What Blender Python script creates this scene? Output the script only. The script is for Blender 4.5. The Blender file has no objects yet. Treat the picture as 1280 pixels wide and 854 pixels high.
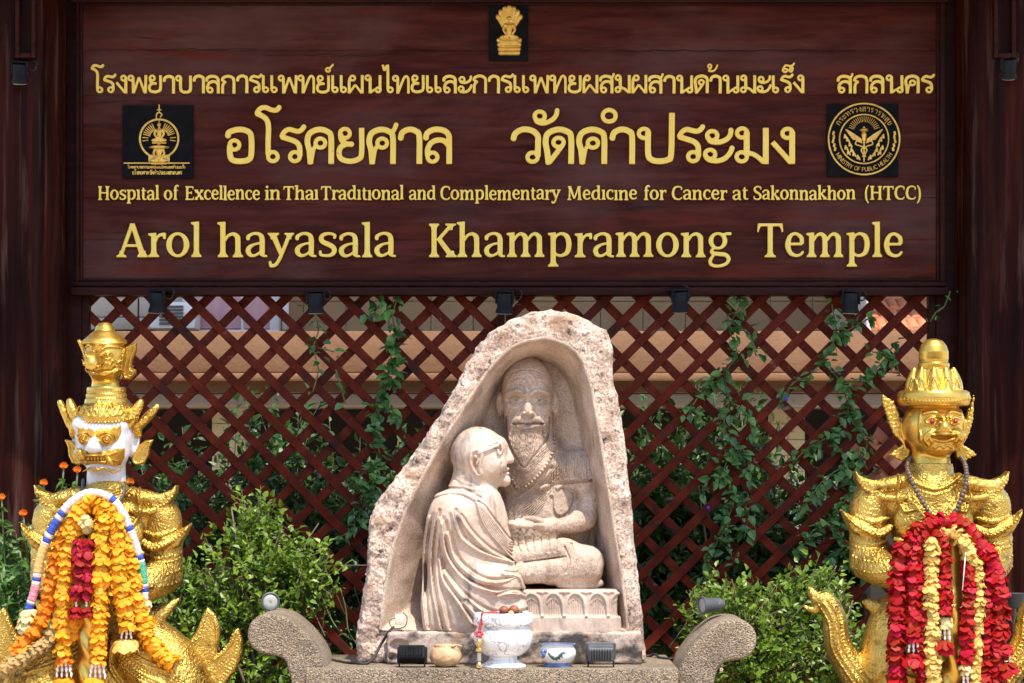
import bpy, math, random
import numpy as np
from mathutils import Vector
random.seed(7)
RNG = np.random.default_rng(11)
R = math.radians
SC = bpy.context.scene
COL = SC.collection

# ------------------------------------------------------------------ camera, world, sun, exposure
CAMY, CZ, HY, F = -12.0, 1.45, 597.0, 3428.57
cd = bpy.data.cameras.new('camera'); cam = bpy.data.objects.new('camera', cd); COL.objects.link(cam)
cam.location = (0, CAMY, CZ); cam.rotation_euler = (R(90), 0, 0)
cd.sensor_width = 36; cd.lens = F / 1280 * 36; cd.shift_y = (HY - 427) / 1280
cd.clip_start = 0.1; cd.clip_end = 500
SC.camera = cam
SUN_EL, SUN_AZ = R(64), R(25)                       # azimuth: to the right of the viewer's back
sdir = Vector((math.sin(SUN_AZ) * math.cos(SUN_EL), -math.cos(SUN_AZ) * math.cos(SUN_EL), math.sin(SUN_EL)))
wd = bpy.data.worlds.new('World'); SC.world = wd; wd.use_nodes = True
nt = wd.node_tree; bg = nt.nodes['Background']
sky = nt.nodes.new('ShaderNodeTexSky'); sky.sky_type = 'NISHITA'; sky.sun_disc = False
sky.sun_elevation = SUN_EL; sky.sun_rotation = math.pi - SUN_AZ
nt.links.new(sky.outputs[0], bg.inputs[0]); bg.inputs[1].default_value = 0.15
sl = bpy.data.lights.new('sun', 'SUN'); sl.energy = 2.15; sl.angle = R(0.53); sl.color = (1.0, 0.93, 0.79)
so = bpy.data.objects.new('sun', sl); COL.objects.link(so); so.location = (3, -6, 9)
so.rotation_euler = (-sdir).to_track_quat('-Z', 'Y').to_euler()
vs = SC.view_settings; vs.view_transform = 'Standard'; vs.look = 'None'; vs.gamma = 1; vs.use_curve_mapping = False
vs.exposure = 1.54
SC.cycles.max_bounces = 7

# ------------------------------------------------------------------ small helpers
def P(px, py, y):
    d = y - CAMY
    return ((px - 640) * d / F, y, CZ - (py - HY) * d / F)

def tag(o, label, cat, group=None):
    o['label'] = label; o['category'] = cat
    if group: o['group'] = group
    return o

def thing(name, label, cat, loc=(0, 0, 0), group=None):
    o = bpy.data.objects.new(name, None); COL.objects.link(o); o.location = loc
    o.empty_display_size = 0.1
    return tag(o, label, cat, group)

def root_loc(p):
    l = Vector((0, 0, 0))
    while p is not None:
        l += p.location; p = p.parent
    return l

def obj(name, v, f, mat, parent=None, smooth=False, loc=None, tint=None):
    """one mesh object from world-space vertices"""
    v = np.asarray(v, dtype=np.float64).reshape(-1, 3)
    o0 = root_loc(parent) if parent is not None else Vector(loc or (0, 0, 0))
    v = v - np.array(o0)
    me = bpy.data.meshes.new(name)
    if isinstance(f, np.ndarray):
        n, k = f.shape
        me.vertices.add(len(v)); me.vertices.foreach_set('co', v.astype(np.float32).ravel())
        me.loops.add(n * k); me.loops.foreach_set('vertex_index', f.astype(np.int32).ravel())
        me.polygons.add(n); me.polygons.foreach_set('loop_start', np.arange(0, n * k, k, dtype=np.int32))
        me.update(calc_edges=True)
    else:
        me.from_pydata(v.tolist(), [], f); me.update()
    if smooth: me.polygons.foreach_set('use_smooth', np.ones(len(me.polygons), dtype=bool))
    if tint is not None:
        a = me.attributes.new('tint', 'FLOAT', 'POINT'); a.data.foreach_set('value', np.asarray(tint, dtype=np.float32))
    me.materials.append(mat)
    o = bpy.data.objects.new(name, me); COL.objects.link(o)
    if parent is not None: o.parent = parent
    else: o.location = o0
    return o

def copy_tree(o, parent=None):
    c = o.copy(); COL.objects.link(c)
    if parent is not None: c.parent = parent
    for ch in [x for x in SC.objects if x.parent == o]: copy_tree(ch, c)
    return c

class MB:
    """collects plain shapes into one mesh"""
    def __init__(s): s.v = []; s.f = []
    def add(s, v, f):
        n = len(s.v); s.v += [tuple(p) for p in v]; s.f += [tuple(i + n for i in q) for q in f]; return s
    def box(s, x0, x1, y0, y1, z0, z1, b=0.0):
        if b <= 0:
            v = [(x, y, z) for x in (x0, x1) for y in (y0, y1) for z in (z0, z1)]
            return s.add(v, [(0, 1, 3, 2), (4, 6, 7, 5), (0, 4, 5, 1), (2, 3, 7, 6), (0, 2, 6, 4), (1, 5, 7, 3)])
        import bmesh
        bm = bmesh.new()
        m = bmesh.ops.create_cube(bm, size=1)
        for q in bm.verts:
            q.co = ((x0 + x1) / 2 + q.co.x * (x1 - x0), (y0 + y1) / 2 + q.co.y * (y1 - y0), (z0 + z1) / 2 + q.co.z * (z1 - z0))
        bmesh.ops.bevel(bm, geom=bm.edges[:] + bm.verts[:], offset=b, segments=2, affect='EDGES', profile=0.5)
        bm.verts.index_update()
        s.add([q.co[:] for q in bm.verts], [[q.index for q in fc.verts] for fc in bm.faces]); bm.free(); return s
    def lathe(s, c, prof, n=24, axis='z', sx=1.0):
        c = np.array(c); m = len(prof); v = []
        for r, h in prof:
            for i in range(n):
                a = 2 * math.pi * i / n; ca, sa = r * math.cos(a) * sx, r * math.sin(a)
                v.append({'z': (ca, sa, h), 'y': (ca, h, sa), 'x': (h, ca, sa)}[axis])
        v = (np.array(v) + c).tolist()
        f = [(j * n + i, j * n + (i + 1) % n, (j + 1) * n + (i + 1) % n, (j + 1) * n + i) for j in range(m - 1) for i in range(n)]
        f += [tuple(range(n))[::-1], tuple((m - 1) * n + i for i in range(n))]
        return s.add(v, f)
    def tube(s, pts, r, n=8):
        pts = [Vector(p) for p in pts]; m = len(pts); rr = r if hasattr(r, '__len__') else [r] * m
        v = []; up = Vector((0.13, 0.31, 0.94))
        for i, p in enumerate(pts):
            t = (pts[min(i + 1, m - 1)] - pts[max(i - 1, 0)]).normalized()
            a = t.cross(up)
            if a.length < 1e-3: a = t.cross(Vector((1, 0, 0)))
            a.normalize(); b = a.cross(t)
            for k in range(n):
                an = 2 * math.pi * k / n; v.append(p + (a * math.cos(an) + b * math.sin(an)) * rr[i])
        f = [(i * n + k, i * n + (k + 1) % n, (i + 1) * n + (k + 1) % n, (i + 1) * n + k) for i in range(m - 1) for k in range(n)]
        f += [tuple(range(n))[::-1], tuple((m - 1) * n + k for k in range(n))]
        return s.add(v, f)
    def prism(s, poly, y0, y1):
        """polygon of (x, z) extruded along y"""
        n = len(poly)
        v = [(x, y0, z) for x, z in poly] + [(x, y1, z) for x, z in poly]
        f = [tuple(range(n)), tuple(range(n, 2 * n))[::-1]] + [(i, i + n, (i + 1) % n + n, (i + 1) % n) for i in range(n)]
        return s.add(v, f)
    def sphere(s, c, r, n=12, m=8):
        rx, ry, rz = r if hasattr(r, '__len__') else (r, r, r)
        v = [(c[0], c[1], c[2] + rz)]
        for j in range(1, m):
            t = math.pi * j / m
            for i in range(n):
                a = 2 * math.pi * i / n
                v.append((c[0] + rx * math.sin(t) * math.cos(a), c[1] + ry * math.sin(t) * math.sin(a), c[2] + rz * math.cos(t)))
        v.append((c[0], c[1], c[2] - rz)); e = len(v) - 1
        f = [(0, 1 + i, 1 + (i + 1) % n) for i in range(n)]
        f += [(1 + j * n + i, 1 + (j + 1) * n + i, 1 + (j + 1) * n + (i + 1) % n, 1 + j * n + (i + 1) % n) for j in range(m - 2) for i in range(n)]
        f += [(e, 1 + (m - 2) * n + (i + 1) % n, 1 + (m - 2) * n + i) for i in range(n)]
        return s.add(v, f)
    def build(s, name, mat, parent=None, smooth=False, loc=None, auto=None):
        o = obj(name, s.v, s.f, mat, parent, smooth or auto is not None, loc)
        if auto is not None: sharp(o, auto)
        return o

def sharp(o, deg):
    import bmesh
    bm = bmesh.new(); bm.from_mesh(o.data)
    bmesh.ops.recalc_face_normals(bm, faces=bm.faces)
    for e in bm.edges:
        if len(e.link_faces) == 2 and e.calc_face_angle(0) > R(deg): e.smooth = False
    bm.to_mesh(o.data); bm.free()

def spline(pts, n=8):
    """Catmull-Rom through the points, any dimension"""
    p = np.array(pts, dtype=float)
    if len(p) < 3:
        t = np.linspace(0, 1, n + 1)[:, None]; return p[0] + (p[-1] - p[0]) * t
    q = np.vstack([2 * p[0] - p[1], p, 2 * p[-1] - p[-2]])
    out = []
    for i in range(1, len(q) - 2):
        for t in np.linspace(0, 1, n, endpoint=False):
            a, b, c, d = q[i - 1], q[i], q[i + 1], q[i + 2]
            out.append(0.5 * (2 * b + (c - a) * t + (2 * a - 5 * b + 4 * c - d) * t * t + (3 * b - a - 3 * c + d) * t ** 3))
    out.append(p[-1]); return np.array(out)

def resample(p, step):
    p = np.asarray(p); L = np.r_[0, np.cumsum(np.linalg.norm(np.diff(p, axis=0), axis=1))]
    n = max(2, int(L[-1] / step) + 1); t = np.linspace(0, L[-1], n)
    return np.stack([np.interp(t, L, p[:, k]) for k in range(p.shape[1])], 1)

# ------------------------------------------------------------------ signed distance sculpting
def smin(a, b, k):
    if k <= 0: return np.minimum(a, b)
    h = np.clip(0.5 + 0.5 * (b - a) / k, 0, 1)
    return b + (a - b) * h - k * h * (1 - h)

def noise2(nx, nz, cell, seed):
    g = np.random.default_rng(seed)
    return noise3((nx, 1, nz), cell, seed)[:, 0, :]

def noise3(shape, cell, seed):
    """smooth value noise in -1..1, cell in voxels"""
    g = np.random.default_rng(seed)
    dims = [int(n / cell) + 3 for n in shape]
    a = g.uniform(-1, 1, dims).astype(np.float32)
    for ax, n in enumerate(shape):
        x = np.arange(n) / cell; i = x.astype(int); t = (x - i).astype(np.float32); t = t * t * (3 - 2 * t)
        sh = [1, 1, 1]; sh[ax] = n; t = t.reshape(sh)
        a = np.take(a, i, axis=ax) * (1 - t) + np.take(a, i + 1, axis=ax) * t
    return a

def worley2(nx, nz, cell, seed, jit=0.8):
    g = np.random.default_rng(seed); cx, cz = int(nx / cell) + 4, int(nz / cell) + 4
    px = g.uniform(0.5 - jit / 2, 0.5 + jit / 2, (cx, cz)); pz = g.uniform(0.5 - jit / 2, 0.5 + jit / 2, (cx, cz))
    X, Z = np.meshgrid(np.arange(nx) / cell + 1, np.arange(nz) / cell + 1, indexing='ij')
    iX, iZ = X.astype(int), Z.astype(int); f1 = np.full((nx, nz), 9.0); f2 = f1.copy()
    for a in (-1, 0, 1):
        for b in (-1, 0, 1):
            u, w = iX + a, iZ + b
            d = np.hypot(u + px[u, w] - X, w + pz[u, w] - Z)
            f2 = np.minimum(f2, np.maximum(f1, d)); f1 = np.minimum(f1, d)
    return f1.astype(np.float32), f2.astype(np.float32)

def seg_dist2(X, Z, pts):
    d = np.full(X.shape, 1e9, dtype=np.float32)
    for (ax, az), (bx, bz) in zip(pts[:-1], pts[1:]):
        dx, dz = bx - ax, bz - az; L = dx * dx + dz * dz + 1e-12
        t = np.clip(((X - ax) * dx + (Z - az) * dz) / L, 0, 1)
        d = np.minimum(d, np.hypot(X - ax - t * dx, Z - az - t * dz))
    return d

def poly_sdf(X, Z, poly):
    d = seg_dist2(X, Z, list(poly) + [poly[0]])
    ins = np.zeros(X.shape, dtype=bool); n = len(poly)
    for i in range(n):
        (ax, az), (bx, bz) = poly[i], poly[(i + 1) % n]
        if az == bz: continue
        c = ((az > Z) != (bz > Z)) & (X < (bx - ax) * (Z - az) / (bz - az) + ax)
        ins ^= c
    return np.where(ins, -d, d)

class Vol:
    """a block of space in photo pixels: x right, y away from the viewer, z = -py"""
    def __init__(s, x0, x1, py0, py1, y0, y1, h):
        s.h = h
        s.xs = np.arange(x0, x1 + h, h, dtype=np.float32); s.ys = np.arange(y0, y1 + h, h, dtype=np.float32)
        s.zs = np.arange(-py1, -py0 + h, h, dtype=np.float32)
        s.D = np.full((len(s.xs), len(s.ys), len(s.zs)), 60.0, dtype=np.float32)
        s.H = np.zeros((len(s.xs), len(s.zs)), dtype=np.float32)
        s.X2, s.Z2 = np.meshgrid(s.xs, s.zs, indexing='ij')
    def win(s, lo, hi, m):
        r = []
        for a, l, h_ in zip((s.xs, s.ys, s.zs), lo, hi):
            r.append(slice(max(0, int(np.searchsorted(a, l - m))), int(np.searchsorted(a, h_ + m))))
        return tuple(r)
    def put(s, w, d, k, op):
        if any(q.start >= q.stop for q in w): return
        if op == '+': s.D[w] = smin(s.D[w], d, k)
        elif op == '-': s.D[w] = -smin(-s.D[w], d, k)
        else: s.D[w] = np.maximum(s.D[w], d)
    def g(s, w): return s.xs[w[0]][:, None, None], s.ys[w[1]][None, :, None], s.zs[w[2]][None, None, :]
    def ell(s, c, r, k=4, op='+', rot=0.0):
        c = (c[0], c[2], -c[1]); r = (r[0], r[2], r[1]); m = max(r) if rot else 0
        rr = [max(q, m) for q in r]
        w = s.win([c[i] - rr[i] for i in range(3)], [c[i] + rr[i] for i in range(3)], 2 * k + 6)
        X, Y, Z = s.g(w); X = X - c[0]; Y = Y - c[1]; Z = Z - c[2]
        if rot:
            ca, sa = math.cos(rot), math.sin(rot); X, Z = X * ca + Z * sa, -X * sa + Z * ca
        k0 = np.sqrt((X / r[0]) ** 2 + (Y / r[1]) ** 2 + (Z / r[2]) ** 2)
        k1 = np.sqrt((X / r[0] ** 2) ** 2 + (Y / r[1] ** 2) ** 2 + (Z / r[2] ** 2) ** 2) + 1e-6
        s.put(w, np.where(k0 < 1e-3, -min(r), k0 * (k0 - 1) / k1), k, op)
    def seg(s, a, b, ra, rb=None, k=4, op='+', fy=1.0):
        rb = ra if rb is None else rb
        A = np.array((a[0], a[2], -a[1]), dtype=np.float32); B = np.array((b[0], b[2], -b[1]), dtype=np.float32); rm = max(ra, rb)
        w = s.win(np.minimum(A, B) - rm * max(1, 1 / fy), np.maximum(A, B) + rm * max(1, 1 / fy), 2 * k + 5)
        X, Y, Z = s.g(w); e = B - A; L = float(e @ e) + 1e-9
        t = np.clip(((X - A[0]) * e[0] + (Y - A[1]) * e[1] + (Z - A[2]) * e[2]) / L, 0, 1)
        d = np.sqrt((X - A[0] - t * e[0]) ** 2 + (fy * (Y - A[1] - t * e[1])) ** 2 + (Z - A[2] - t * e[2]) ** 2) - (ra + (rb - ra) * t)
        s.put(w, d, k, op)
    def tube(s, pts, rs, k=3, op='+', n=5, fy=1.0):
        rs = rs if hasattr(rs, '__len__') else [rs] * len(pts)
        q = spline([tuple(p) + (r,) for p, r in zip(pts, rs)], n)
        for a, b in zip(q[:-1], q[1:]): s.seg(a[:3], b[:3], max(a[3], .3), max(b[3], .3), k, op, fy)
    def box(s, x0, x1, py0, py1, y0, y1, r=2, k=0, op='+'):
        w = s.win((x0, y0, -py1), (x1, y1, -py0), 2 * k + 6); X, Y, Z = s.g(w)
        qx = np.abs(X - (x0 + x1) / 2) - (x1 - x0) / 2 + r; qy = np.abs(Y - (y0 + y1) / 2) - (y1 - y0) / 2 + r
        qz = np.abs(Z + (py0 + py1) / 2) - (py1 - py0) / 2 + r
        d = np.sqrt(np.maximum(qx, 0) ** 2 + np.maximum(qy, 0) ** 2 + np.maximum(qz, 0) ** 2) + np.minimum(np.maximum(np.maximum(qx, qy), qz), 0) - r
        s.put(w, d, k, op)
    def lathe(s, cx, cy, prof, k=2, sy=1.0):
        """prof: (radius, py) list, top to bottom"""
        poly = [(0, -prof[0][1])] + [(r, -p) for r, p in prof] + [(0, -prof[-1][1])]
        rm = max(r for r, _ in prof)
        w = s.win((cx - rm, cy - rm, -prof[-1][1]), (cx + rm, cy + rm, -prof[0][1]), 2 * k + 5); X, Y, Z = s.g(w)
        rad = np.sqrt((X - cx) ** 2 + ((Y - cy) / sy) ** 2)
        poly2 = poly + [(-r, z) for r, z in poly[::-1]]
        s.put(w, poly_sdf(rad + 0 * Z, Z + 0 * rad, poly2), k, '+')
    def plate(s, d2, y0, y1, r=1.5, k=0, op='+'):
        """2-D distance field extruded between two depths"""
        Y = s.ys[None, :, None]; q = d2[:, None, :] + r; wy = np.abs(Y - (y0 + y1) / 2) - (y1 - y0) / 2 + r
        d = np.sqrt(np.maximum(q, 0) ** 2 + np.maximum(wy, 0) ** 2) + np.minimum(np.maximum(q, wy), 0) - r
        w = (slice(0, len(s.xs)), slice(0, len(s.ys)), slice(0, len(s.zs)))
        s.put(w, d.astype(np.float32), k, op)
    def poly2(s, pts): return poly_sdf(s.X2, s.Z2, [(a, -b) for a, b in pts])
    # embossing in the front view: heights are gathered in H, then pushed into the solid
    def line(s, pts, w, h, sm=True, n=6, tent=False):
        q = spline(pts, n) if sm else np.array(pts, dtype=float)
        q = q * np.array([1, -1]); m = w + 2
        i0, i1 = np.searchsorted(s.xs, [q[:, 0].min() - m, q[:, 0].max() + m]); j0, j1 = np.searchsorted(s.zs, [q[:, 1].min() - m, q[:, 1].max() + m])
        if i0 >= i1 or j0 >= j1: return
        d = seg_dist2(s.X2[i0:i1, j0:j1], s.Z2[i0:i1, j0:j1], q.tolist())
        b = h * (np.clip(1 - d / w, 0, 1) if tent else np.clip(1 - (d / w) ** 2, 0, 1))
        A = s.H[i0:i1, j0:j1]; s.H[i0:i1, j0:j1] = np.where(b > 0, np.maximum(A, b), A) if h > 0 else np.where(b < 0, np.minimum(A, b), A)
    def stripes(s, poly, ux, uz, period, amp, wob=0.0, seed=1, soft=2.5):
        """parallel flutes across the direction (ux, uz) inside a polygon"""
        d = s.poly2(poly); u = (s.X2 * ux - s.Z2 * uz) / math.hypot(ux, uz)
        if wob: u = u + wob * noise2(len(s.xs), len(s.zs), 9 / s.h, seed)
        c = np.cos(u * 2 * math.pi / period); s.H += np.clip(-d / soft, 0, 1) * amp * (1 - np.abs(c) ** .7 * 2) * .6
    def dots(s, pts, step, r, h, sm=True):
        q = resample(spline(pts, 8) if sm else np.array(pts, dtype=float), step)
        for a, b in q: s.line([(a, b), (a + .01, b)], r, h, False)
    def oval(s, c, rx, ry, w, h):
        s.line([(c[0] + rx * math.cos(t), c[1] + ry * math.sin(t)) for t in np.linspace(0, 2 * math.pi, 15)], w, h, False)
    def disc(s, c, rx, ry, h):
        d = ((s.X2 - c[0]) / rx) ** 2 + ((s.Z2 + c[1]) / ry) ** 2
        s.H += h * np.clip(1 - d, 0, 1)
    def push(s, ymax=None, fade=8):
        if ymax is None: s.D -= s.H[:, None, :]
        else: s.D -= s.H[:, None, :] * np.clip((ymax - s.ys) / fade, 0, 1)[None, :, None]
        s.H[:] = 0
    def mesh(s, tr, name, mat, parent=None, smooth=True, loc=None):
        v, f = nets(s.D)
        if not len(f): raise ValueError('empty ' + name)
        v = v * s.h + np.array([s.xs[0], s.ys[0], s.zs[0]])
        return obj(name, tr(v), f, mat, parent, smooth, loc)

def nets(D):
    """surface nets: vertices in voxel units and quads"""
    D = np.pad(D, 1, constant_values=9.0)
    S = D < 0; nx, ny, nz = D.shape
    c = np.zeros((nx - 1, ny - 1, nz - 1), dtype=np.uint8)
    for i in (0, 1):
        for j in (0, 1):
            for k in (0, 1): c += S[i:nx - 1 + i, j:ny - 1 + j, k:nz - 1 + k]
    act = (c > 0) & (c < 8); I, J, K = np.nonzero(act)
    idx = np.full(act.shape, -1, dtype=np.int32); idx[I, J, K] = np.arange(len(I))
    corner = {}
    for i in (0, 1):
        for j in (0, 1):
            for k in (0, 1): corner[i, j, k] = D[I + i, J + j, K + k]
    acc = np.zeros((len(I), 3)); cnt = np.zeros(len(I))
    for a in corner:
        for ax in range(3):
            if a[ax] == 0:
                b = list(a); b[ax] = 1; b = tuple(b); da, db = corner[a], corner[b]
                m = (da < 0) != (db < 0); t = np.where(m, da / np.where(m, da - db, 1), 0)
                for q in range(3): acc[:, q] += np.where(m, a[q] + (t if q == ax else 0), 0)
                cnt += m
    v = acc / cnt[:, None] + np.stack([I, J, K], 1) - 1.0
    fs = []
    for ax in range(3):
        n1, n2 = (ax + 1) % 3, (ax + 2) % 3
        sl0 = [slice(None)] * 3; sl1 = [slice(None)] * 3
        sl0[ax] = slice(0, -1); sl1[ax] = slice(1, None)
        a, b = S[tuple(sl0)], S[tuple(sl1)]; E = np.argwhere(a != b)
        E = E[(E[:, n1] > 0) & (E[:, n2] > 0) & (E[:, n1] < D.shape[n1] - 1) & (E[:, n2] < D.shape[n2] - 1)]
        flip = S[E[:, 0], E[:, 1], E[:, 2]]
        def cell(o1, o2):
            q = E.copy(); q[:, n1] -= o1; q[:, n2] -= o2; return idx[q[:, 0], q[:, 1], q[:, 2]]
        q = np.stack([cell(1, 1), cell(0, 1), cell(0, 0), cell(1, 0)], 1)
        q[~flip] = q[~flip][:, ::-1]; fs.append(q)
    return v, np.concatenate(fs)

def plane_tr(y0):
    s = (y0 - CAMY) / F
    def tr(v):
        v = np.asarray(v, dtype=float)
        return np.stack([(v[:, 0] - 640) * s, y0 + v[:, 1] * s, CZ + (v[:, 2] + HY) * s], 1)
    tr.s = s; tr.y0 = y0
    return tr
# ------------------------------------------------------------------ materials
def M(name, stops, scale=3.0, stretch=(1, 1, 1), detail=5, rough=0.6, rough2=None, metal=0.0, bump=0.0, bscale=40.0, bstretch=None,
      coat=0.0, distort=0.0, spec=0.5, tint=0.0, fine=None, voro=0.0, vscale=60.0, trans=0.0, layers=(), veins=None):
    """noise-ramped colour, optional fine speckle (scale, amount), wear, stain and painted sheen layers ((colour, scale, lo, hi, stretch), ...), bump from noise and/or cells"""
    m = bpy.data.materials.new(name); m.use_nodes = True; t = m.node_tree; N = t.nodes; L = t.links.new
    b = N['Principled BSDF']; tc = N.new('ShaderNodeTexCoord')
    def mapping(st):
        q = N.new('ShaderNodeMapping'); q.inputs['Scale'].default_value = st; L(tc.outputs['Object'], q.inputs[0]); return q.outputs[0]
    def noise(sc, st, det=5, dis=0.0, ro=0.55):
        q = N.new('ShaderNodeTexNoise'); q.inputs['Scale'].default_value = sc; q.inputs['Detail'].default_value = det
        q.inputs['Roughness'].default_value = ro; q.inputs['Distortion'].default_value = dis; L(mapping(st), q.inputs['Vector']); return q.outputs['Fac']
    def ramp(src, lo, hi):
        q = N.new('ShaderNodeMapRange'); q.inputs['From Min'].default_value = lo; q.inputs['From Max'].default_value = hi; L(src, q.inputs['Value']); return q.outputs[0]
    def mix(f, a, c, mode='MIX'):
        q = N.new('ShaderNodeMix'); q.data_type = 'RGBA'; q.blend_type = mode
        for i, s in ((0, f), (6, a), (7, c)):
            if hasattr(s, 'links'): L(s, q.inputs[i])
            elif i == 0: q.inputs[0].default_value = s
            else: q.inputs[i].default_value = (*s, 1)
        return q.outputs[2]
    base = noise(scale, stretch, detail, distort)
    cr = N.new('ShaderNodeValToRGB'); cr.color_ramp.interpolation = 'LINEAR'; L(base, cr.inputs[0]); e = cr.color_ramp.elements
    n = len(stops)
    pos = [0.3 + 0.4 * i / max(1, n - 1) for i in range(n)]
    while len(e) < n: e.new(0.5)
    for i in range(n): e[i].position = pos[i]; e[i].color = (*stops[i], 1)
    if n == 1: e[1].color = (*stops[0], 1)
    col = cr.outputs[0]
    if fine:
        f = ramp(noise(fine[0], (1, 1, 1), 2, 0, 0.7), 0.35, 0.65); lo = 1 - fine[1]
        c2 = N.new('ShaderNodeMix'); c2.data_type = 'FLOAT'; L(f, c2.inputs[0]); c2.inputs[2].default_value = lo; c2.inputs[3].default_value = 1 + fine[1]
        cc = N.new('ShaderNodeCombineColor')
        for i in range(3): L(c2.outputs[0], cc.inputs[i])
        col = mix(1.0, col, cc.outputs[0], 'MULTIPLY')
    for lc, ls, lo, hi, lst in layers:
        col = mix(ramp(noise(ls, lst, 6, 0.3, 0.62), lo, hi), col, lc)
    if veins:
        a1 = _math(N, L, 'SUBTRACT', noise(veins[0], (1, 1, 1.4), 7, 1.2), 0.5); a2 = N.new('ShaderNodeMath'); a2.operation = 'ABSOLUTE'; L(a1, a2.inputs[0])
        col = mix(ramp(a2.outputs[0], veins[1], 0.0), col, veins[2])
    if tint:
        at = N.new('ShaderNodeAttribute'); at.attribute_name = 'tint'
        hs = N.new('ShaderNodeHueSaturation'); L(col, hs.inputs['Color'])
        L(_math(N, L, 'MULTIPLY_ADD', at.outputs['Fac'], 2 * tint, 1 - tint), hs.inputs['Value'])
        L(_math(N, L, 'MULTIPLY_ADD', at.outputs['Fac'], -0.022, 0.511), hs.inputs['Hue'])
        col = hs.outputs[0]
    L(col, b.inputs['Base Color'])
    b.inputs['Metallic'].default_value = metal; b.inputs['Coat Weight'].default_value = coat; b.inputs['Coat Roughness'].default_value = 0.25
    b.inputs['Specular IOR Level'].default_value = spec
    if rough2 is None: b.inputs['Roughness'].default_value = rough
    else:
        r = N.new('ShaderNodeMapRange'); r.inputs['From Min'].default_value = 0.35; r.inputs['From Max'].default_value = 0.65
        r.inputs['To Min'].default_value = rough; r.inputs['To Max'].default_value = rough2; L(noise(scale * 2.3, stretch, 4), r.inputs['Value']); L(r.outputs[0], b.inputs['Roughness'])
    nrm = None
    if bump:
        q = N.new('ShaderNodeBump'); q.inputs['Strength'].default_value = 1.0; q.inputs['Distance'].default_value = bump
        L(noise(bscale, bstretch or (1, 1, 1), 6, 0, 0.62), q.inputs['Height']); nrm = q.outputs[0]
    if voro:
        v = N.new('ShaderNodeTexVoronoi'); v.feature = 'F1'; v.inputs['Scale'].default_value = vscale; L(mapping((1, 1, 1)), v.inputs['Vector'])
        q = N.new('ShaderNodeBump'); q.inputs['Strength'].default_value = 1.0; q.inputs['Distance'].default_value = voro; q.invert = True; L(v.outputs['Distance'], q.inputs['Height'])
        if nrm: L(nrm, q.inputs['Normal'])
        nrm = q.outputs[0]
    if nrm: L(nrm, b.inputs['Normal'])
    if trans:
        tr = N.new('ShaderNodeBsdfTranslucent'); L(col, tr.inputs[0]); ms = N.new('ShaderNodeMixShader'); ms.inputs[0].default_value = trans
        L(b.outputs[0], ms.inputs[1]); L(tr.outputs[0], ms.inputs[2]); L(ms.outputs[0], N['Material Output'].inputs[0])
    return m

def _math(N, L, op, a, b, c=0.0):
    q = N.new('ShaderNodeMath'); q.operation = op; L(a, q.inputs[0]); q.inputs[1].default_value = b; q.inputs[2].default_value = c; return q.outputs[0]

GRAIN_H, GRAIN_V = (1.0, 6, 9), (9, 9, 0.5)
wood_board = M('varnished_board', [(0.034, 0.0065, 0.0045), (0.060, 0.013, 0.0085), (0.086, 0.023, 0.0155)], 3.0, GRAIN_H, 7, 0.40, 0.58, spec=0.08, bump=0.0012, bscale=14, bstretch=(1, 14, 22),
    coat=0.0, distort=0.4, layers=(((0.125, 0.064, 0.058), 1.05, 0.48, 0.74, (0.6, 2, 1.3)), ((0.105, 0.018, 0.010), 1.9, 0.55, 0.70, (0.9, 3, 5)), ((0.022, 0.010, 0.009), 5.5, 0.60, 0.74, (0.5, 5, 7))))  # first layer: faded wood plus sky reflection painted into the colour
wood_frame = M('varnished_frame', [(0.018, 0.005, 0.004), (0.040, 0.010, 0.008)], 3.0, GRAIN_H, 6, 0.36, 0.5, spec=0.08, bump=0.0006, bscale=14, bstretch=(2, 14, 22), coat=0.0)
wood_post = M('varnished_log', [(0.006, 0.0014, 0.001), (0.020, 0.0036, 0.0024), (0.046, 0.009, 0.0055)], 2.6, (7, 7, 0.45), 7, 0.28, 0.6, spec=0.05, bump=0.007, bscale=3.2, bstretch=(6, 6, 0.6), coat=0.03, distort=0.6,
    layers=(((0.095, 0.048, 0.038), 2.6, 0.55, 0.74, (9, 9, 0.5)), ((0.006, 0.003, 0.003), 3.4, 0.60, 0.70, (7, 7, 0.6))))  # paler streaks: grain plus varnish sheen painted into the colour
wood_slat = M('painted_slat', [(0.055, 0.0075, 0.0028), (0.098, 0.012, 0.004), (0.145, 0.019, 0.006)], 2.4, (5, 5, 5), 6, 0.40, 0.58, spec=0.10, bump=0.0008, bscale=60, coat=0.0,
    layers=(((0.045, 0.014, 0.011), 2.0, 0.54, 0.70, (2.5, 2.5, 2.5)), ((0.20, 0.13, 0.10), 16, 0.66, 0.73, (1, 1, 1)), ((0.03, 0.010, 0.008), 9, 0.62, 0.70, (1, 1, 1))))
letter_gold = M('letter_gold', [(0.93, 0.64, 0.095), (0.97, 0.73, 0.15)], 9, rough=0.42, metal=0.12, bump=0.0003, bscale=60, layers=(((0.45, 0.24, 0.04), 26, 0.66, 0.74, (1, 1, 1)),))
emblem_gold = M('emblem_gold', [(0.62, 0.34, 0.05), (0.90, 0.60, 0.14)], 30, rough=0.36, metal=0.45, bump=0.001, bscale=140)
plaque_black = M('plaque_black', [(0.006, 0.006, 0.007), (0.011, 0.011, 0.012)], 20, spec=0.03, rough=0.4, layers=(((0.10, 0.09, 0.07), 30, 0.73, 0.78, (1, 1, 1)),))
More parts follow.
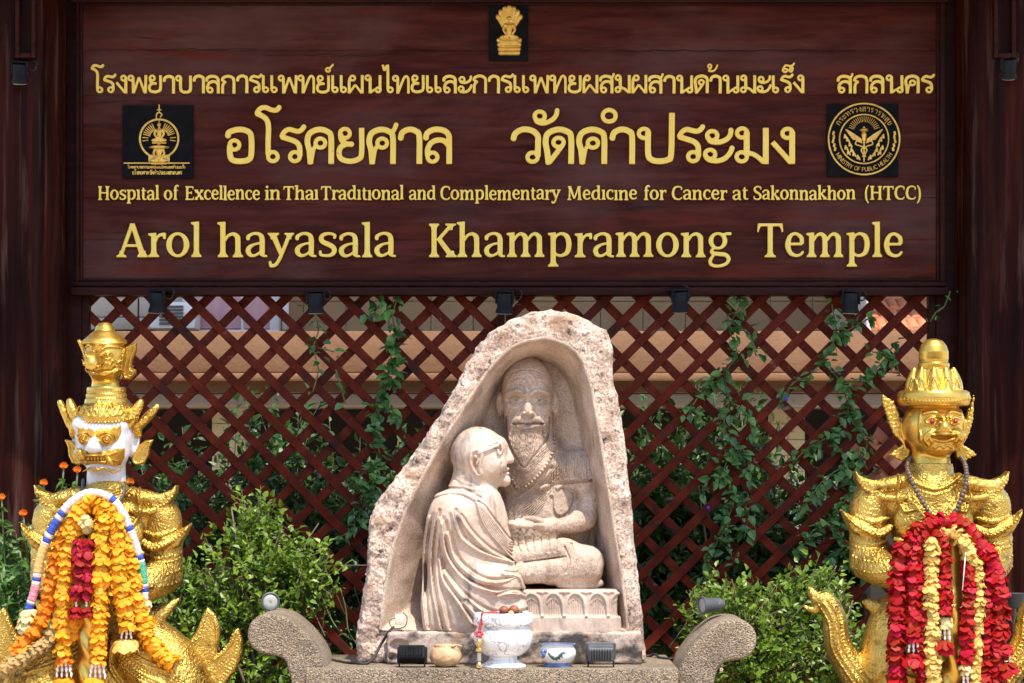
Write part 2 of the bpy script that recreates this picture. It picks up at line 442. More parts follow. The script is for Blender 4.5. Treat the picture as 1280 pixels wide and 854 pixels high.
statue_gold = M('statue_gold', [(0.40, 0.235, 0.042), (0.58, 0.37, 0.078), (0.72, 0.50, 0.13)], 7, rough=0.26, rough2=0.42, metal=0.88, bump=0.0030, bscale=105, voro=0.0026, vscale=130,
    layers=(((0.13, 0.065, 0.014), 20, 0.55, 0.70, (1, 1, 1)), ((0.55, 0.45, 0.28), 30, 0.64, 0.76, (1, 1, 1)),))
smooth_gold = M('smooth_gold', [(0.52, 0.295, 0.046), (0.69, 0.44, 0.092)], 7, rough=0.24, rough2=0.38, metal=0.86, bump=0.0009, bscale=60, layers=(((0.28, 0.14, 0.02), 22, 0.66, 0.76, (1, 1, 1)),))
mask_gold = M('mask_gold', [(0.42, 0.22, 0.025), (0.60, 0.34, 0.045)], 14, rough=0.36, metal=0.6, bump=0.0008, bscale=110)
white_enamel = M('white_enamel', [(0.54, 0.515, 0.53), (0.66, 0.64, 0.65)], 9, rough=0.32, bump=0.0004, bscale=40, layers=(((0.42, 0.32, 0.29), 11, 0.56, 0.76, (1, 1, 0.5)),))
granite = M('rough_granite', [(0.27, 0.17, 0.125), (0.50, 0.365, 0.28), (0.61, 0.475, 0.38)], 11, rough=0.8, bump=0.007, bscale=48, fine=(120, 0.45), voro=0.0035, vscale=60,
    layers=(((0.36, 0.21, 0.11), 4.4, 0.60, 0.74, (1, 1, 1)), ((0.24, 0.185, 0.15), 6.5, 0.57, 0.68, (1, 1, 1)), ((0.07, 0.048, 0.038), 36, 0.575, 0.66, (1, 1, 1)), ((0.06, 0.045, 0.035), 4.2, 0.64, 0.74, (1, 1, 1.4))))
carved = M('carved_stone', [(0.34, 0.235, 0.175), (0.51, 0.385, 0.295), (0.61, 0.48, 0.38)], 6, rough=0.62, bump=0.0012, bscale=90, fine=(120, 0.10),
    layers=(((0.40, 0.235, 0.15), 6.5, 0.54, 0.76, (1, 1, 1)), ((0.20, 0.155, 0.13), 9, 0.58, 0.70, (1.4, 1, 0.35)), ((0.08, 0.055, 0.045), 75, 0.67, 0.73, (1, 1, 1)), ((0.22, 0.16, 0.125), 3.4, 0.62, 0.78, (1, 1, 0.5))))
weathered_shade = M('weathered_shaded_stone', [(0.29, 0.20, 0.145), (0.47, 0.35, 0.265), (0.59, 0.455, 0.36)], 7, rough=0.78, bump=0.0022, bscale=110, fine=(170, 0.28),
    layers=(((0.16, 0.115, 0.085), 6, 0.55, 0.74, (1.6, 1, 0.5)), ((0.38, 0.20, 0.11), 4, 0.56, 0.74, (1, 1, 1)), ((0.06, 0.045, 0.035), 85, 0.64, 0.71, (1, 1, 1))))  # browner tone: real weathering plus niche shade put into the colour
base_stone = M('stained_stone', [(0.36, 0.25, 0.195), (0.53, 0.41, 0.33)], 6, rough=0.75, bump=0.003, bscale=80, fine=(130, 0.2),
    layers=(((0.050, 0.038, 0.030), 5.0, 0.50, 0.60, (1, 1, 1.3)), ((0.30, 0.17, 0.10), 9, 0.58, 0.72, (1, 1, 1))))
pebbledash = M('pebble_concrete', [(0.20, 0.145, 0.095), (0.33, 0.25, 0.17)], 6, rough=0.85, bump=0.0015, bscale=150, voro=0.006, vscale=170, fine=(230, 0.65),
    layers=(((0.045, 0.034, 0.026), 150, 0.56, 0.62, (1, 1, 1)), ((0.52, 0.42, 0.30), 140, 0.63, 0.68, (1, 1, 1)), ((0.07, 0.055, 0.04), 3, 0.60, 0.74, (1, 1, 2))))
paving = M('paving', [(0.50, 0.385, 0.27), (0.60, 0.475, 0.345)], 2.0, rough=0.85, bump=0.002, bscale=90, fine=(60, 0.2))
soil = M('soil', [(0.06, 0.04, 0.025), (0.12, 0.085, 0.05)], 6, rough=0.95, bump=0.01, bscale=20)
stucco = M('tan_stucco', [(0.205, 0.098, 0.043), (0.26, 0.132, 0.062)], 2.5, rough=0.85, bump=0.006, bscale=22, layers=(((0.17, 0.09, 0.05), 1.2, 0.54, 0.76, (1, 1, 3)),))
stucco_pale = M('pale_stucco', [(0.30, 0.185, 0.09), (0.37, 0.24, 0.125)], 2.5, rough=0.8, bump=0.003, bscale=22)
tile_pale = M('pale_wall_tile', [(0.46, 0.40, 0.31), (0.56, 0.49, 0.39)], 2.0, rough=0.4)
paint_white = M('white_paint', [(0.72, 0.70, 0.67), (0.80, 0.79, 0.77)], 6, rough=0.45)
paint_grey = M('grey_render', [(0.17, 0.125, 0.078), (0.22, 0.165, 0.108)], 3, rough=0.8)
pink_cloth = M('pink_panel', [(0.62, 0.34, 0.36), (0.70, 0.42, 0.43)], 3, (6, 1, 0.5), rough=0.8)
porch_shade = M('painted_porch_shade', [(0.02, 0.017, 0.015), (0.035, 0.03, 0.026)], 2, rough=0.9)  # carport shade put into the wall colour as near-black
terracotta = M('terracotta', [(0.42, 0.13, 0.055), (0.60, 0.25, 0.13)], 6, rough=0.8, bump=0.003, bscale=40, layers=(((0.16, 0.09, 0.06), 6, 0.6, 0.75, (1, 1, 1)),))
glass_dark = M('window_glass', [(0.03, 0.035, 0.04), (0.05, 0.055, 0.06)], 2, rough=0.08)
lamp_black = M('black_lamp_metal', [(0.010, 0.0105, 0.012), (0.022, 0.023, 0.025)], 18, rough=0.55, spec=0.06, bump=0.0004, bscale=90, layers=(((0.12, 0.11, 0.10), 22, 0.66, 0.82, (1, 1, 0.6)),))
lamp_grey = M('grey_lamp_metal', [(0.055, 0.058, 0.062), (0.09, 0.092, 0.096)], 18, rough=0.5, layers=(((0.20, 0.19, 0.17), 25, 0.64, 0.78, (1, 1, 1)),))
lamp_lens = M('lamp_lens', [(0.30, 0.29, 0.26), (0.42, 0.41, 0.37)], 30, rough=0.2)
cable_black = M('black_cable', [(0.012, 0.012, 0.012), (0.02, 0.02, 0.02)], 10, rough=0.6)
steel = M('brushed_steel', [(0.50, 0.49, 0.46), (0.62, 0.60, 0.57)], 20, rough=0.35, metal=0.9)
porcelain = M('veined_marble', [(0.70, 0.69, 0.68), (0.82, 0.81, 0.80)], 8, rough=0.22, bump=0.0, veins=(9, 0.016, (0.22, 0.21, 0.21)))
glaze_white = M('white_glaze', [(0.74, 0.73, 0.66), (0.80, 0.79, 0.73)], 9, rough=0.15)
glaze_blue = M('blue_glaze', [(0.06, 0.10, 0.26), (0.14, 0.22, 0.42)], 22, rough=0.2)
glaze_green = M('green_glaze', [(0.02, 0.06, 0.05), (0.05, 0.10, 0.09)], 22, rough=0.25)
coconut = M('husked_coconut', [(0.36, 0.20, 0.09), (0.50, 0.31, 0.16), (0.60, 0.42, 0.25)], 14, (1, 1, 0.35), rough=0.75, bump=0.003, bscale=60, bstretch=(1, 1, 0.2), layers=(((0.10, 0.055, 0.03), 20, 0.62, 0.74, (1, 1, 0.3)),))
clay_ball = M('brown_fruit', [(0.20, 0.055, 0.025), (0.34, 0.11, 0.05)], 40, rough=0.5, bump=0.001, bscale=160)
red_cord = M('red_cord', [(0.45, 0.02, 0.025), (0.60, 0.04, 0.04)], 30, rough=0.6)
brass = M('brass', [(0.55, 0.36, 0.14), (0.70, 0.50, 0.22)], 30, rough=0.3, metal=0.9)
bead_wood = M('prayer_bead', [(0.05, 0.028, 0.016), (0.14, 0.09, 0.055)], 60, rough=0.4)
def petal(name, a, b, tint=0.22): return M(name, [a, b], 25, rough=0.55, tint=tint, trans=0.35, spec=0.3)
pet_yellow = petal('yellow_petal', (0.86, 0.36, 0.010), (0.92, 0.48, 0.025))
pet_orange = petal('orange_petal', (0.82, 0.22, 0.005), (0.88, 0.30, 0.010))
pet_red = petal('red_petal', (0.40, 0.0025, 0.003), (0.50, 0.005, 0.005))
pet_crimson = petal('crimson_petal', (0.36, 0.005, 0.010), (0.46, 0.010, 0.018))
pet_cream = petal('cream_petal', (0.80, 0.62, 0.25), (0.86, 0.72, 0.40), 0.2)
pet_straw = petal('dried_petal', (0.48, 0.30, 0.10), (0.62, 0.43, 0.17))
pet_pale = petal('pale_yellow_petal', (0.80, 0.50, 0.10), (0.86, 0.62, 0.20), 0.3)
bud_white = M('white_bud', [(0.78, 0.74, 0.70), (0.84, 0.82, 0.80)], 30, rough=0.5)
weave = {k: M('woven_' + k, [a, b], 160, rough=0.8, bump=0.002, bscale=220, voro=0.003, vscale=210) for k, a, b in (
    ('white', (0.62, 0.50, 0.46), (0.80, 0.76, 0.70)), ('blue', (0.02, 0.05, 0.34), (0.06, 0.13, 0.55)), ('pink', (0.70, 0.10, 0.22), (0.80, 0.45, 0.48)),
    ('green', (0.02, 0.30, 0.18), (0.12, 0.50, 0.34)), ('yellow', (0.70, 0.42, 0.10), (0.80, 0.60, 0.25)))}
def leaf(name, stops, trans=0.28, rough=0.42): return M(name, stops, 5, rough=rough, tint=0.5, trans=trans, spec=0.5)
leaf_bright = leaf('bright_leaf', [(0.085, 0.165, 0.010), (0.185, 0.290, 0.022)])
leaf_mid = leaf('mid_leaf', [(0.042, 0.115, 0.016), (0.080, 0.17, 0.026)])
leaf_dark_shade = leaf('dark_shaded_leaf', [(0.028, 0.078, 0.010), (0.060, 0.135, 0.018)])  # deep green, with the shadow behind the lattice darkening the colour
leaf_vine = leaf('vine_leaf', [(0.060, 0.15, 0.030), (0.105, 0.23, 0.050)], 0.25)
stem_green = M('green_stem', [(0.08, 0.12, 0.03), (0.14, 0.18, 0.06)], 20, rough=0.6)
stem_brown = M('brown_stem', [(0.10, 0.07, 0.04), (0.18, 0.13, 0.08)], 20, rough=0.8)
fl_orange = petal('orange_flower', (0.85, 0.16, 0.01), (0.90, 0.30, 0.02))
fl_violet = petal('violet_flower', (0.10, 0.04, 0.40), (0.18, 0.08, 0.55))
fl_pale = petal('pale_flower', (0.85, 0.62, 0.52), (0.88, 0.74, 0.64), 0.15)
eye_red = M('red_eye', [(0.25, 0.01, 0.01), (0.35, 0.02, 0.02)], 60, rough=0.2)

# ------------------------------------------------------------------ ground
obj('ground', [(-80, -60, 0), (80, -60, 0), (80, 140, 0), (-80, 140, 0)], [(0, 1, 2, 3)], paving)['kind'] = 'structure'
# unseen tree mass, added behind the viewer to darken reflections
_g = noise2(140, 30, 7, 91) * 1.6 + noise2(140, 30, 3, 92) * .8
_v = []
for _i in range(140):
    for _j in range(30):
        _a = math.pi * (_j / 29); _v.append((-56 + _i * .8, -31 - (5 + _g[_i, _j]) * math.cos(_a) * (1 if _j else 1), max(0, (8.2 + _g[_i, _j] * .9 + 1.2 * math.sin(_i * .21)) * math.sin(_a))))
_t = obj('added_treeline', _v, [(i * 30 + j, i * 30 + j + 1, (i + 1) * 30 + j + 1, (i + 1) * 30 + j) for i in range(139) for j in range(29)], M('added_tree_mass', [(0.012, 0.026, 0.008), (0.035, 0.065, 0.016)], 1.2, rough=.9, bump=.2, bscale=2), None, True)
_t['kind'] = 'stuff'; _t['label'] = 'unseen dark tree mass added opposite the sign to darken reflections'; _t['category'] = 'trees'
obj('planting_bed', [(-4, -2.3, .004), (4, -2.3, .004), (4, 2.2, .004), (-4, 2.2, .004)], [(0, 1, 2, 3)], soil)['kind'] = 'structure'
# ------------------------------------------------------------------ the stroke fonts of the sign
def loop(cx, cy, r=12.3, w=10.8): return ('O', cx, cy, r, r, w, w)
def ST(w, *p): return ('S', w, p)
LA = [ST(15, (7, 68), (11, 83), (30, 92.5), (54, 89), (65, 76), (66, 58), (66, 0)), ST(14, (64, 50), (53, 62), (36, 64), (20, 56), (12, 40), (11.5, 22)), loop(24, 18.5)]
KH = [ST(15, (16, 0), (13, 36), (8, 62), (15, 83), (38, 92.5), (60, 86), (68, 70), (68, 0)), ST(10, (18, 6), (24, 40), (32, 52)), loop(41, 56)]
RO = [ST(13, (64, 101), (58, 92), (49, 87.5), (37, 90), (25, 92.5), (14, 86), (7, 73)), ST(14, (7, 73), (24, 67), (42, 60), (51, 50), (53, 36), (53, 21)), loop(40.5, 20)]
TH = {
 'อ': (74, [ST(15, (7, 74), (12, 86), (38, 92.5), (60, 86), (66.5, 70), (66.5, 28), (60, 12), (38, 7.5), (18, 12), (12.5, 28), (12.5, 50)), loop(24, 51)]),
 'โ': (62, [ST(13, (64, 153), (56, 144), (43, 145), (28, 151), (15, 148), (6, 135)), ST(14, (6, 135), (21, 128), (32, 117), (36, 98), (35, 60), (35, 24)), loop(47, 20)]),
 'ร': (64, RO), 'ค': (80, KH), 'ศ': (80, KH + [ST(12, (62, 84), (71, 92), (77, 108))]), 'ล': (78, LA), 'ส': (78, LA + [ST(11.5, (60, 82), (70, 90), (76, 106))]),
 'ย': (76, [loop(23, 82), ST(14, (11.5, 80), (15, 64), (26, 54.5), (42, 53)), ST(14, (27, 54), (13, 46), (8, 30), (14, 14), (36, 7.5), (58, 14), (65, 30), (65, 97))]),
 'า': (64, [ST(15, (7, 67), (12, 84), (29, 92.5), (46, 88), (54.5, 74), (54.5, 0))]),
 'ว': (76, [ST(15, (7, 66), (12, 82), (30, 92.5), (52, 89), (65, 76), (66, 58), (65, 20)), loop(53, 18.5)]),
 'ั': (0, [loop(-6, 128), ST(12, (-17, 124), (-12, 113), (4, 109), (22, 117), (33, 130), (36, 146))]),
 'ด': (80, [ST(15, (15, 0), (12, 32), (8, 60), (14, 82), (38, 92.5), (61, 86), (69, 70), (69, 0)), loop(39, 58), ST(13, (48, 50), (36, 32), (18, 6))]),
 'ำ': (64, [('O', 0, 129, 15.5, 15.5, 11, 11), ST(15, (7, 67), (12, 84), (29, 92.5), (46, 88), (54.5, 74), (54.5, 0))]),
 'ป': (96, [loop(19, 82), ST(15, (29, 86), (29, 28), (37, 12), (56, 7.5), (76, 12), (84, 28), (86, 137))]),
 'บ': (88, [loop(17, 82), ST(15, (27, 86), (27, 28), (35, 12), (52, 7.5), (70, 12), (77, 28), (77, 97))]),
 'ะ': (74, [loop(22, 76), ST(13, (11, 72), (19, 61), (38, 58.5), (56, 66), (65, 78), (67, 93)), loop(17, 26), ST(13, (6, 22), (14, 12), (33, 8.5), (52, 15), (65, 31), (70, 45))]),
 'ม': (86, [loop(19.5, 83), ST(15, (30.5, 86), (30.5, 28)), loop(18.5, 19.5), ST(12, (28, 29), (42, 28), (56, 20), (72, 4)), ST(15, (76, 97), (76, 0))]),
 'ง': (64, [loop(42, 82), ST(15, (53, 86), (53, 0)), ST(13, (6, 59), (50, 4))]),
 'น': (90, [loop(19, 83), ST(15, (30, 86), (30, 0)), ST(11, (33, 5), (48, 17), (64, 27)), loop(71, 18.5), ST(14, (80, 97), (80, 18))]),
 'พ': (100, [loop(15, 82), ST(14, (26, 86), (27, 0)), ST(12, (29, 3), (56, 86)), ST(12, (56, 86), (85, 3)), ST(14, (88, 0), (91, 98))]),
 'ผ': (84, [loop(25, 82), ST(14, (13, 84), (8, 62), (8, 0)), ST(11, (9, 3), (38, 46)), ST(11, (38, 46), (70, 3)), ST(14, (74, 98), (74, 0))]),
 'ท': (90, [loop(15, 82), ST(14, (26, 86), (26, 0)), ST(12, (28, 5), (46, 55), (58, 84), (68, 92.5), (77, 86), (80, 70), (80, 0))]),
 'เ': (43, [ST(14, (10, 97), (10, 22)), loop(22, 19)]), 'แ': (86, [ST(14, (10, 97), (10, 22)), loop(22, 19), ST(14, (53, 97), (53, 22)), loop(65, 19)]),
 'ไ': (54, [ST(12, (4, 153), (12, 122)), ST(12, (12, 122), (26, 150)), ST(14, (29, 154), (30, 100), (30, 22)), loop(42, 19)]),
 'ก': (78, [ST(14, (10, 0), (10, 40), (16, 55), (24, 62)), ST(11, (24, 62), (6, 71)), ST(14, (7, 70), (14, 85), (36, 93), (57, 87), (67, 70), (67, 0))]),
 '์': (0, [('O', -14, 126, 10, 10, 9, 9), ST(9, (-8, 134), (2, 142), (13, 156))]),
 '้': (0, [('O', 2, 146, 9, 9, 8, 8), ST(9, (10, 140), (-2, 122), (18, 120), (32, 132), (42, 154))]),
 '็': (0, [ST(10, (-44, 138), (-34, 150), (-16, 147), (0, 150), (10, 162)), ST(10, (-44, 138), (-48, 122), (-34, 114), (-26, 126), (-38, 132)), ('O', -8, 124, 8, 8, 9, 9), ST(9, (0, 124), (2, 136), (-14, 140))]),
 'ธ': (72, RO), 'ณ': (96, [loop(19, 83), ST(14, (30, 86), (30, 0)), ST(14, (50, 97), (50, 18)), loop(40, 18), ST(14, (86, 97), (86, 0))]),
 'ุ': (0, [('O', -14, -18, 8, 8, 9, 9), ST(9, (-6, -14), (-6, -40))]), 'ข': (72, [loop(18, 82), ST(14, (26, 80), (18, 60), (20, 20), (36, 7), (54, 12), (62, 28), (62, 97))]),
 ' ': (46, []),
}
def foot(x, hw=6.0, s=6.2, y=0.0):
    return ('P', ((x - s / 2, y + 8), (x - s / 2 - .5, y + 4.6), (x - s / 2 - 1.8, y + 3.0), (x - hw, y + 1.9), (x - hw, y), (x + hw, y), (x + hw, y + 1.9), (x + s / 2 + 1.8, y + 3.0), (x + s / 2 + .5, y + 4.6), (x + s / 2, y + 8)))
def head(x, hw=6.0, s=6.2, y=42.0):
    return ('P', tuple((2 * x - a, 2 * y - b) for a, b in [(q[0], q[1] + y) for q in foot(x, hw, s)[1]]))
def flag(x, top, s=6.2): return ('P', ((x + s / 2, top + .4), (x - s / 2 - 3.4, top - .4), (x - s / 2 - 3.4, top - 2.4), (x - s / 2, top - 4.4), (x - s / 2, top - 8), (x + s / 2, top - 8)))
def stem(x, a, b, s=6.2): return ST(s, (x, a), (x, b))
def W(*p): return ('W', p)          # stroke with its own width at each point
SE = {
 'A': (37, [W((5, 1, 4), (19, 41, 4.6)), W((19.6, 41, 5), (32, 1, 7)), ST(3.2, (10, 14.5), (28, 14.5)), foot(6, 6, 4), foot(31.5, 6.2, 7), ('P', ((16.6, 42.3), (22, 42.3), (23, 36), (15, 36)))]),
 'r': (22.5, [stem(8, 2, 29), flag(8, 30), foot(8, 6.6), W((10, 19, 3), (12, 24, 3), (15.5, 27.6, 3.6), (20.7, 28.2, 4.6)), W((20.9, 29.8, 3.6), (20.9, 23, 3.4))]),
 'o': (30, [('O', 14.5, 15.5, 10.6, 13.9, 6.6, 3.5)]),
 'l': (14, [stem(7, 2, 44), flag(7, 44), foot(7)]), 'ı': (14, [stem(7, 2, 30), flag(7, 30.5), foot(7)]), 'i': (14, [stem(7, 2, 30), flag(7, 30.5), foot(7), W((7, 40, 7), (7, 40.1, 7), (7, 40.2, 7))]),
 'h': (33, [stem(7.5, 2, 44), flag(7.5, 44), foot(7.5), W((10, 21, 3), (14, 27, 3.4), (20, 29, 4.2), (24.5, 25.5, 6), (25.2, 20, 6.2), (25.2, 2, 6.2)), foot(25.2)]),
 'n': (33, [stem(7.5, 2, 29), flag(7.5, 30.5), foot(7.5), W((10, 21, 3), (14, 27, 3.4), (20, 29, 4.2), (24.5, 25.5, 6), (25.2, 20, 6.2), (25.2, 2, 6.2)), foot(25.2)]),
 'm': (50, [stem(7.5, 2, 29), flag(7.5, 30.5), foot(7.5), W((10, 21, 3), (14, 27, 3.4), (19, 29, 4.2), (23.4, 25.5, 6), (24.2, 20, 6.2), (24.2, 2, 6.2)), foot(24.2), W((27, 21, 3), (31, 27, 3.4), (36, 29, 4.2), (40.4, 25.5, 6), (41.2, 20, 6.2), (41.2, 2, 6.2)), foot(41.2)]),
 'a': (28, [W((4.2, 22.6, 4.4), (4.8, 26, 4.2), (11, 29.4, 3.4), (17.5, 28.4, 4.4), (20.8, 23, 6), (20.8, 4, 6.2)), W((20, 4, 5), (22.5, 1.8, 3.4), (26.5, 1.2, 2.4)), W((20, 17.6, 2.6), (12, 16, 3), (5.8, 12, 5), (4.4, 7.6, 6), (6.4, 3.2, 5), (11, 1.8, 3.4), (16, 4, 3), (20.6, 8, 2.8))]),
 'y': (30, [W((5.5, 29, 6.6), (15.4, 4, 5.2)), W((25.4, 29, 4.4), (16, 4, 4.2), (12, -5, 4), (8, -10, 4), (2.4, -10.6, 4.2)), W((2.4, -9, 3.6), (2.4, -5.6, 3)), head(6.2, 6.6, 6.4, 30.3), head(25, 5.6, 4.2, 30.3)]),
 's': (24, [W((20.2, 23.5, 3.2), (20.6, 27.4, 3.4), (14, 29.4, 3.4), (7, 27.6, 4.6), (4.6, 23, 5.6), (7, 18.8, 5.8), (13, 15.8, 5.8), (18.6, 12.4, 5.8), (20.2, 7.6, 5.6), (17, 3, 4.4), (11, 1.7, 3.4), (4.2, 3, 3.4), (3.6, 7.4, 3.2))]),
 'K': (36, [stem(9, 2, 40), foot(9, 6.2), head(9, 6.2), W((30, 40, 4.2), (13, 20.5, 4)), W((15, 23, 5.6), (30, 2, 6.6)), foot(30, 6.8, 6.6), head(29.4, 6.6, 4.4)]),
 'p': (33, [stem(8, -10, 29), flag(8, 30.5), foot(8, 6.4, 6.2, -12), W((10, 23, 3), (13, 27.4, 3.2), (18.5, 29.2, 3.8), (25, 25.5, 5.8), (27.2, 16, 6.4), (25, 6, 5.6), (18, 1.8, 3.6), (12.5, 3, 3.2), (9, 6, 3))]),
 'g': (31, [('O', 13.4, 20, 8.6, 9.2, 5.6, 3.2), W((18.5, 27.4, 3), (24, 28.8, 3.4), (29.2, 29, 3.8)), W((9.5, 12, 3), (6, 8.5, 3.6), (6.6, 5, 4.6), (14, 3.6, 5), (22.5, 2.6, 5), (26.6, -2.5, 4.6), (23, -8.8, 4), (13, -11.6, 3.6), (5.4, -9.5, 4.2), (4, -4.4, 4.2), (8, 2.4, 3.4))]),
 'T': (35, [stem(17.5, 2, 41), foot(17.5, 7), ST(3.6, (2, 40.4), (33, 40.4)), W((3, 41, 2.2), (2.2, 31.5, 2)), W((32, 41, 2.2), (32.8, 31.5, 2)), W((4, 39, 3.4), (2.8, 35, 2.2)), W((31, 39, 3.4), (32.2, 35, 2.2))]),
 'e': (27, [W((5, 16.4, 3.2), (22.6, 16.4, 3.2)), W((22.4, 17, 4.8), (21.4, 24.5, 5), (14.5, 29.3, 3.6), (7.6, 26, 5), (4.6, 15.5, 6.4), (7.6, 5.6, 5.4), (14.8, 1.9, 3.8), (20.5, 3.2, 3.4), (23.8, 7, 2.8))]),
 'H': (42, [stem(9, 2, 40), foot(9, 6.2), head(9, 6.2), stem(33, 2, 40), foot(33, 6.2), head(33, 6.2), ST(3.6, (9, 22), (33, 22))]),
 't': (20, [W((9, 38, 2.6), (9, 30, 5.6), (9, 8, 6.2), (11.5, 2.6, 4.4), (16, 2, 3.2), (19, 3.4, 2.4)), ST(3, (2.4, 29), (18, 29))]),
 'f': (20, [stem(9, 2, 36), foot(9, 6.4), W((9, 34, 6), (10.6, 41, 5), (15, 43.6, 3.8), (19.6, 42, 4.2)), ST(3, (2.6, 29), (18, 29))]),
 'E': (34, [stem(9, 2, 40), foot(9, 6), head(9, 6), ST(3.2, (9, 40.2), (28, 40.2)), ST(3.2, (9, 1.8), (29, 1.8)), ST(3.2, (9, 22), (23, 22)), W((28, 41, 2.2), (28.6, 33, 2)), W((29, 1, 2.2), (30.4, 10, 2)), W((23, 26, 2), (23, 18, 2))]),
 'x': (31, [W((6, 29, 6.4), (25, 2, 6.4)), W((24.5, 29, 3.8), (6, 2, 3.8)), foot(5.6, 5.4, 3.8), foot(25, 6, 6.2), head(6, 6, 6.2, 30.4), head(24.6, 5.4, 3.8, 30.4)]),
 'c': (25, [W((21.6, 23, 3.4), (20.6, 27.4, 3.8), (14, 29.3, 3.6), (7.4, 25.8, 5), (4.6, 15.5, 6.4), (7.4, 5.6, 5.4), (14.6, 1.9, 3.8), (20, 3.2, 3.2), (22.6, 6.6, 2.6))]),
 'd': (33, [stem(24.4, 3, 44), flag(24.4, 44), W((22.6, 25, 3), (17, 29.2, 3.4), (8.6, 25.6, 5.4), (4.8, 15, 6.4), (7.4, 5.4, 5.6), (13.4, 1.9, 3.8), (19, 4, 3.2), (23, 9, 3)), W((24, 3, 4), (27, 1.8, 3), (30, 1.4, 2.4))]),
 'M': (50, [W((9, 2, 4), (11, 40, 4.4)), W((11, 40, 6.4), (24.6, 4, 5)), W((25, 4, 3.4), (38, 40, 4)), W((39.6, 40, 6.4), (41.4, 2, 6.4)), foot(9, 6, 4), foot(41.2, 6.4, 6.4), head(10, 5.4, 5), head(40, 5.4, 5)]),
 'C': (35, [W((31, 31, 2.6), (30.4, 38, 3.4), (20, 41.2, 3.8), (9.4, 36, 5.6), (5.2, 21, 6.8), (9.4, 6.6, 5.8), (19.6, 1.9, 3.8), (28, 3.4, 3.2), (32, 8, 2.6))]),
 'S': (30, [W((25.6, 32, 2.6), (25.4, 38.6, 3.4), (16, 41.2, 3.6), (8, 38, 5.2), (5.4, 31.4, 6.2), (9, 25.6, 6.4), (17, 21.4, 6.4), (23.6, 16.6, 6.4), (25.4, 10, 6), (21, 3.6, 4.8), (13, 1.8, 3.6), (4.6, 4.6, 3.4), (3.8, 11.5, 2.6))]),
 'k': (32, [stem(7.5, 2, 44), flag(7.5, 44), foot(7.5), W((24, 29, 3.8), (11, 15.5, 3.6)), W((13, 18, 5), (26, 2, 6.2)), foot(26, 6, 6), head(23.4, 5.6, 3.8, 30.4)]),
 '(': (16, [W((13, 46, 2.4), (7, 34, 4.6), (5.2, 18, 5.2), (7, 2, 4.6), (13, -10, 2.4))]), ')': (16, [W((3, 46, 2.4), (9, 34, 4.6), (10.8, 18, 5.2), (9, 2, 4.6), (3, -10, 2.4))]),
 ' ': (13, []),
}
SANS = {  # plain capitals of the round seal, height 100
 'M': (90, [ST(16, (10, 0), (10, 100)), ST(14, (10, 96), (45, 20)), ST(14, (45, 20), (80, 96)), ST(16, (80, 100), (80, 0))]), 'I': (30, [ST(16, (14, 0), (14, 100))]),
 'N': (76, [ST(16, (10, 0), (10, 100)), ST(14, (10, 98), (64, 2)), ST(16, (64, 0), (64, 100))]), 'S': (66, [ST(15, (58, 84), (34, 93), (12, 80), (14, 62), (34, 52), (56, 38), (54, 16), (32, 7), (6, 16))]),
 'T': (66, [ST(16, (32, 0), (32, 100)), ST(15, (0, 92), (64, 92))]), 'R': (72, [ST(16, (10, 0), (10, 100)), ST(14, (10, 92), (44, 92), (58, 74), (44, 54), (10, 52)), ST(15, (34, 52), (64, 0))]),
 'Y': (70, [ST(15, (4, 98), (34, 46)), ST(15, (64, 98), (34, 46)), ST(16, (34, 50), (34, 0))]), 'O': (84, [('O', 40, 50, 32, 43, 15, 15)]), 'F': (60, [ST(16, (10, 0), (10, 100)), ST(15, (10, 92), (56, 92)), ST(15, (10, 52), (48, 52))]),
 'P': (68, [ST(16, (10, 0), (10, 100)), ST(14, (10, 92), (44, 92), (58, 72), (44, 48), (10, 46))]), 'U': (76, [ST(16, (10, 100), (10, 30), (20, 12), (38, 7), (56, 12), (66, 30), (66, 100))]),
 'B': (70, [ST(16, (10, 0), (10, 100)), ST(14, (10, 92), (42, 92), (54, 74), (40, 54), (10, 52)), ST(14, (10, 52), (44, 52), (60, 30), (44, 8), (10, 8))]), 'L': (58, [ST(16, (10, 0), (10, 100)), ST(15, (10, 8), (54, 8))]),
 'C': (70, [ST(15, (62, 80), (40, 93), (16, 80), (8, 50), (16, 20), (40, 7), (62, 20))]), 'H': (76, [ST(16, (10, 0), (10, 100)), ST(16, (64, 0), (64, 100)), ST(15, (10, 52), (64, 52))]),
 'E': (62, [ST(16, (10, 0), (10, 100)), ST(15, (10, 92), (56, 92)), ST(15, (10, 52), (48, 52)), ST(15, (10, 8), (58, 8))]), 'A': (76, [ST(15, (4, 0), (37, 98)), ST(15, (70, 0), (37, 98)), ST(13, (16, 32), (58, 32))]), ' ': (40, []),
}
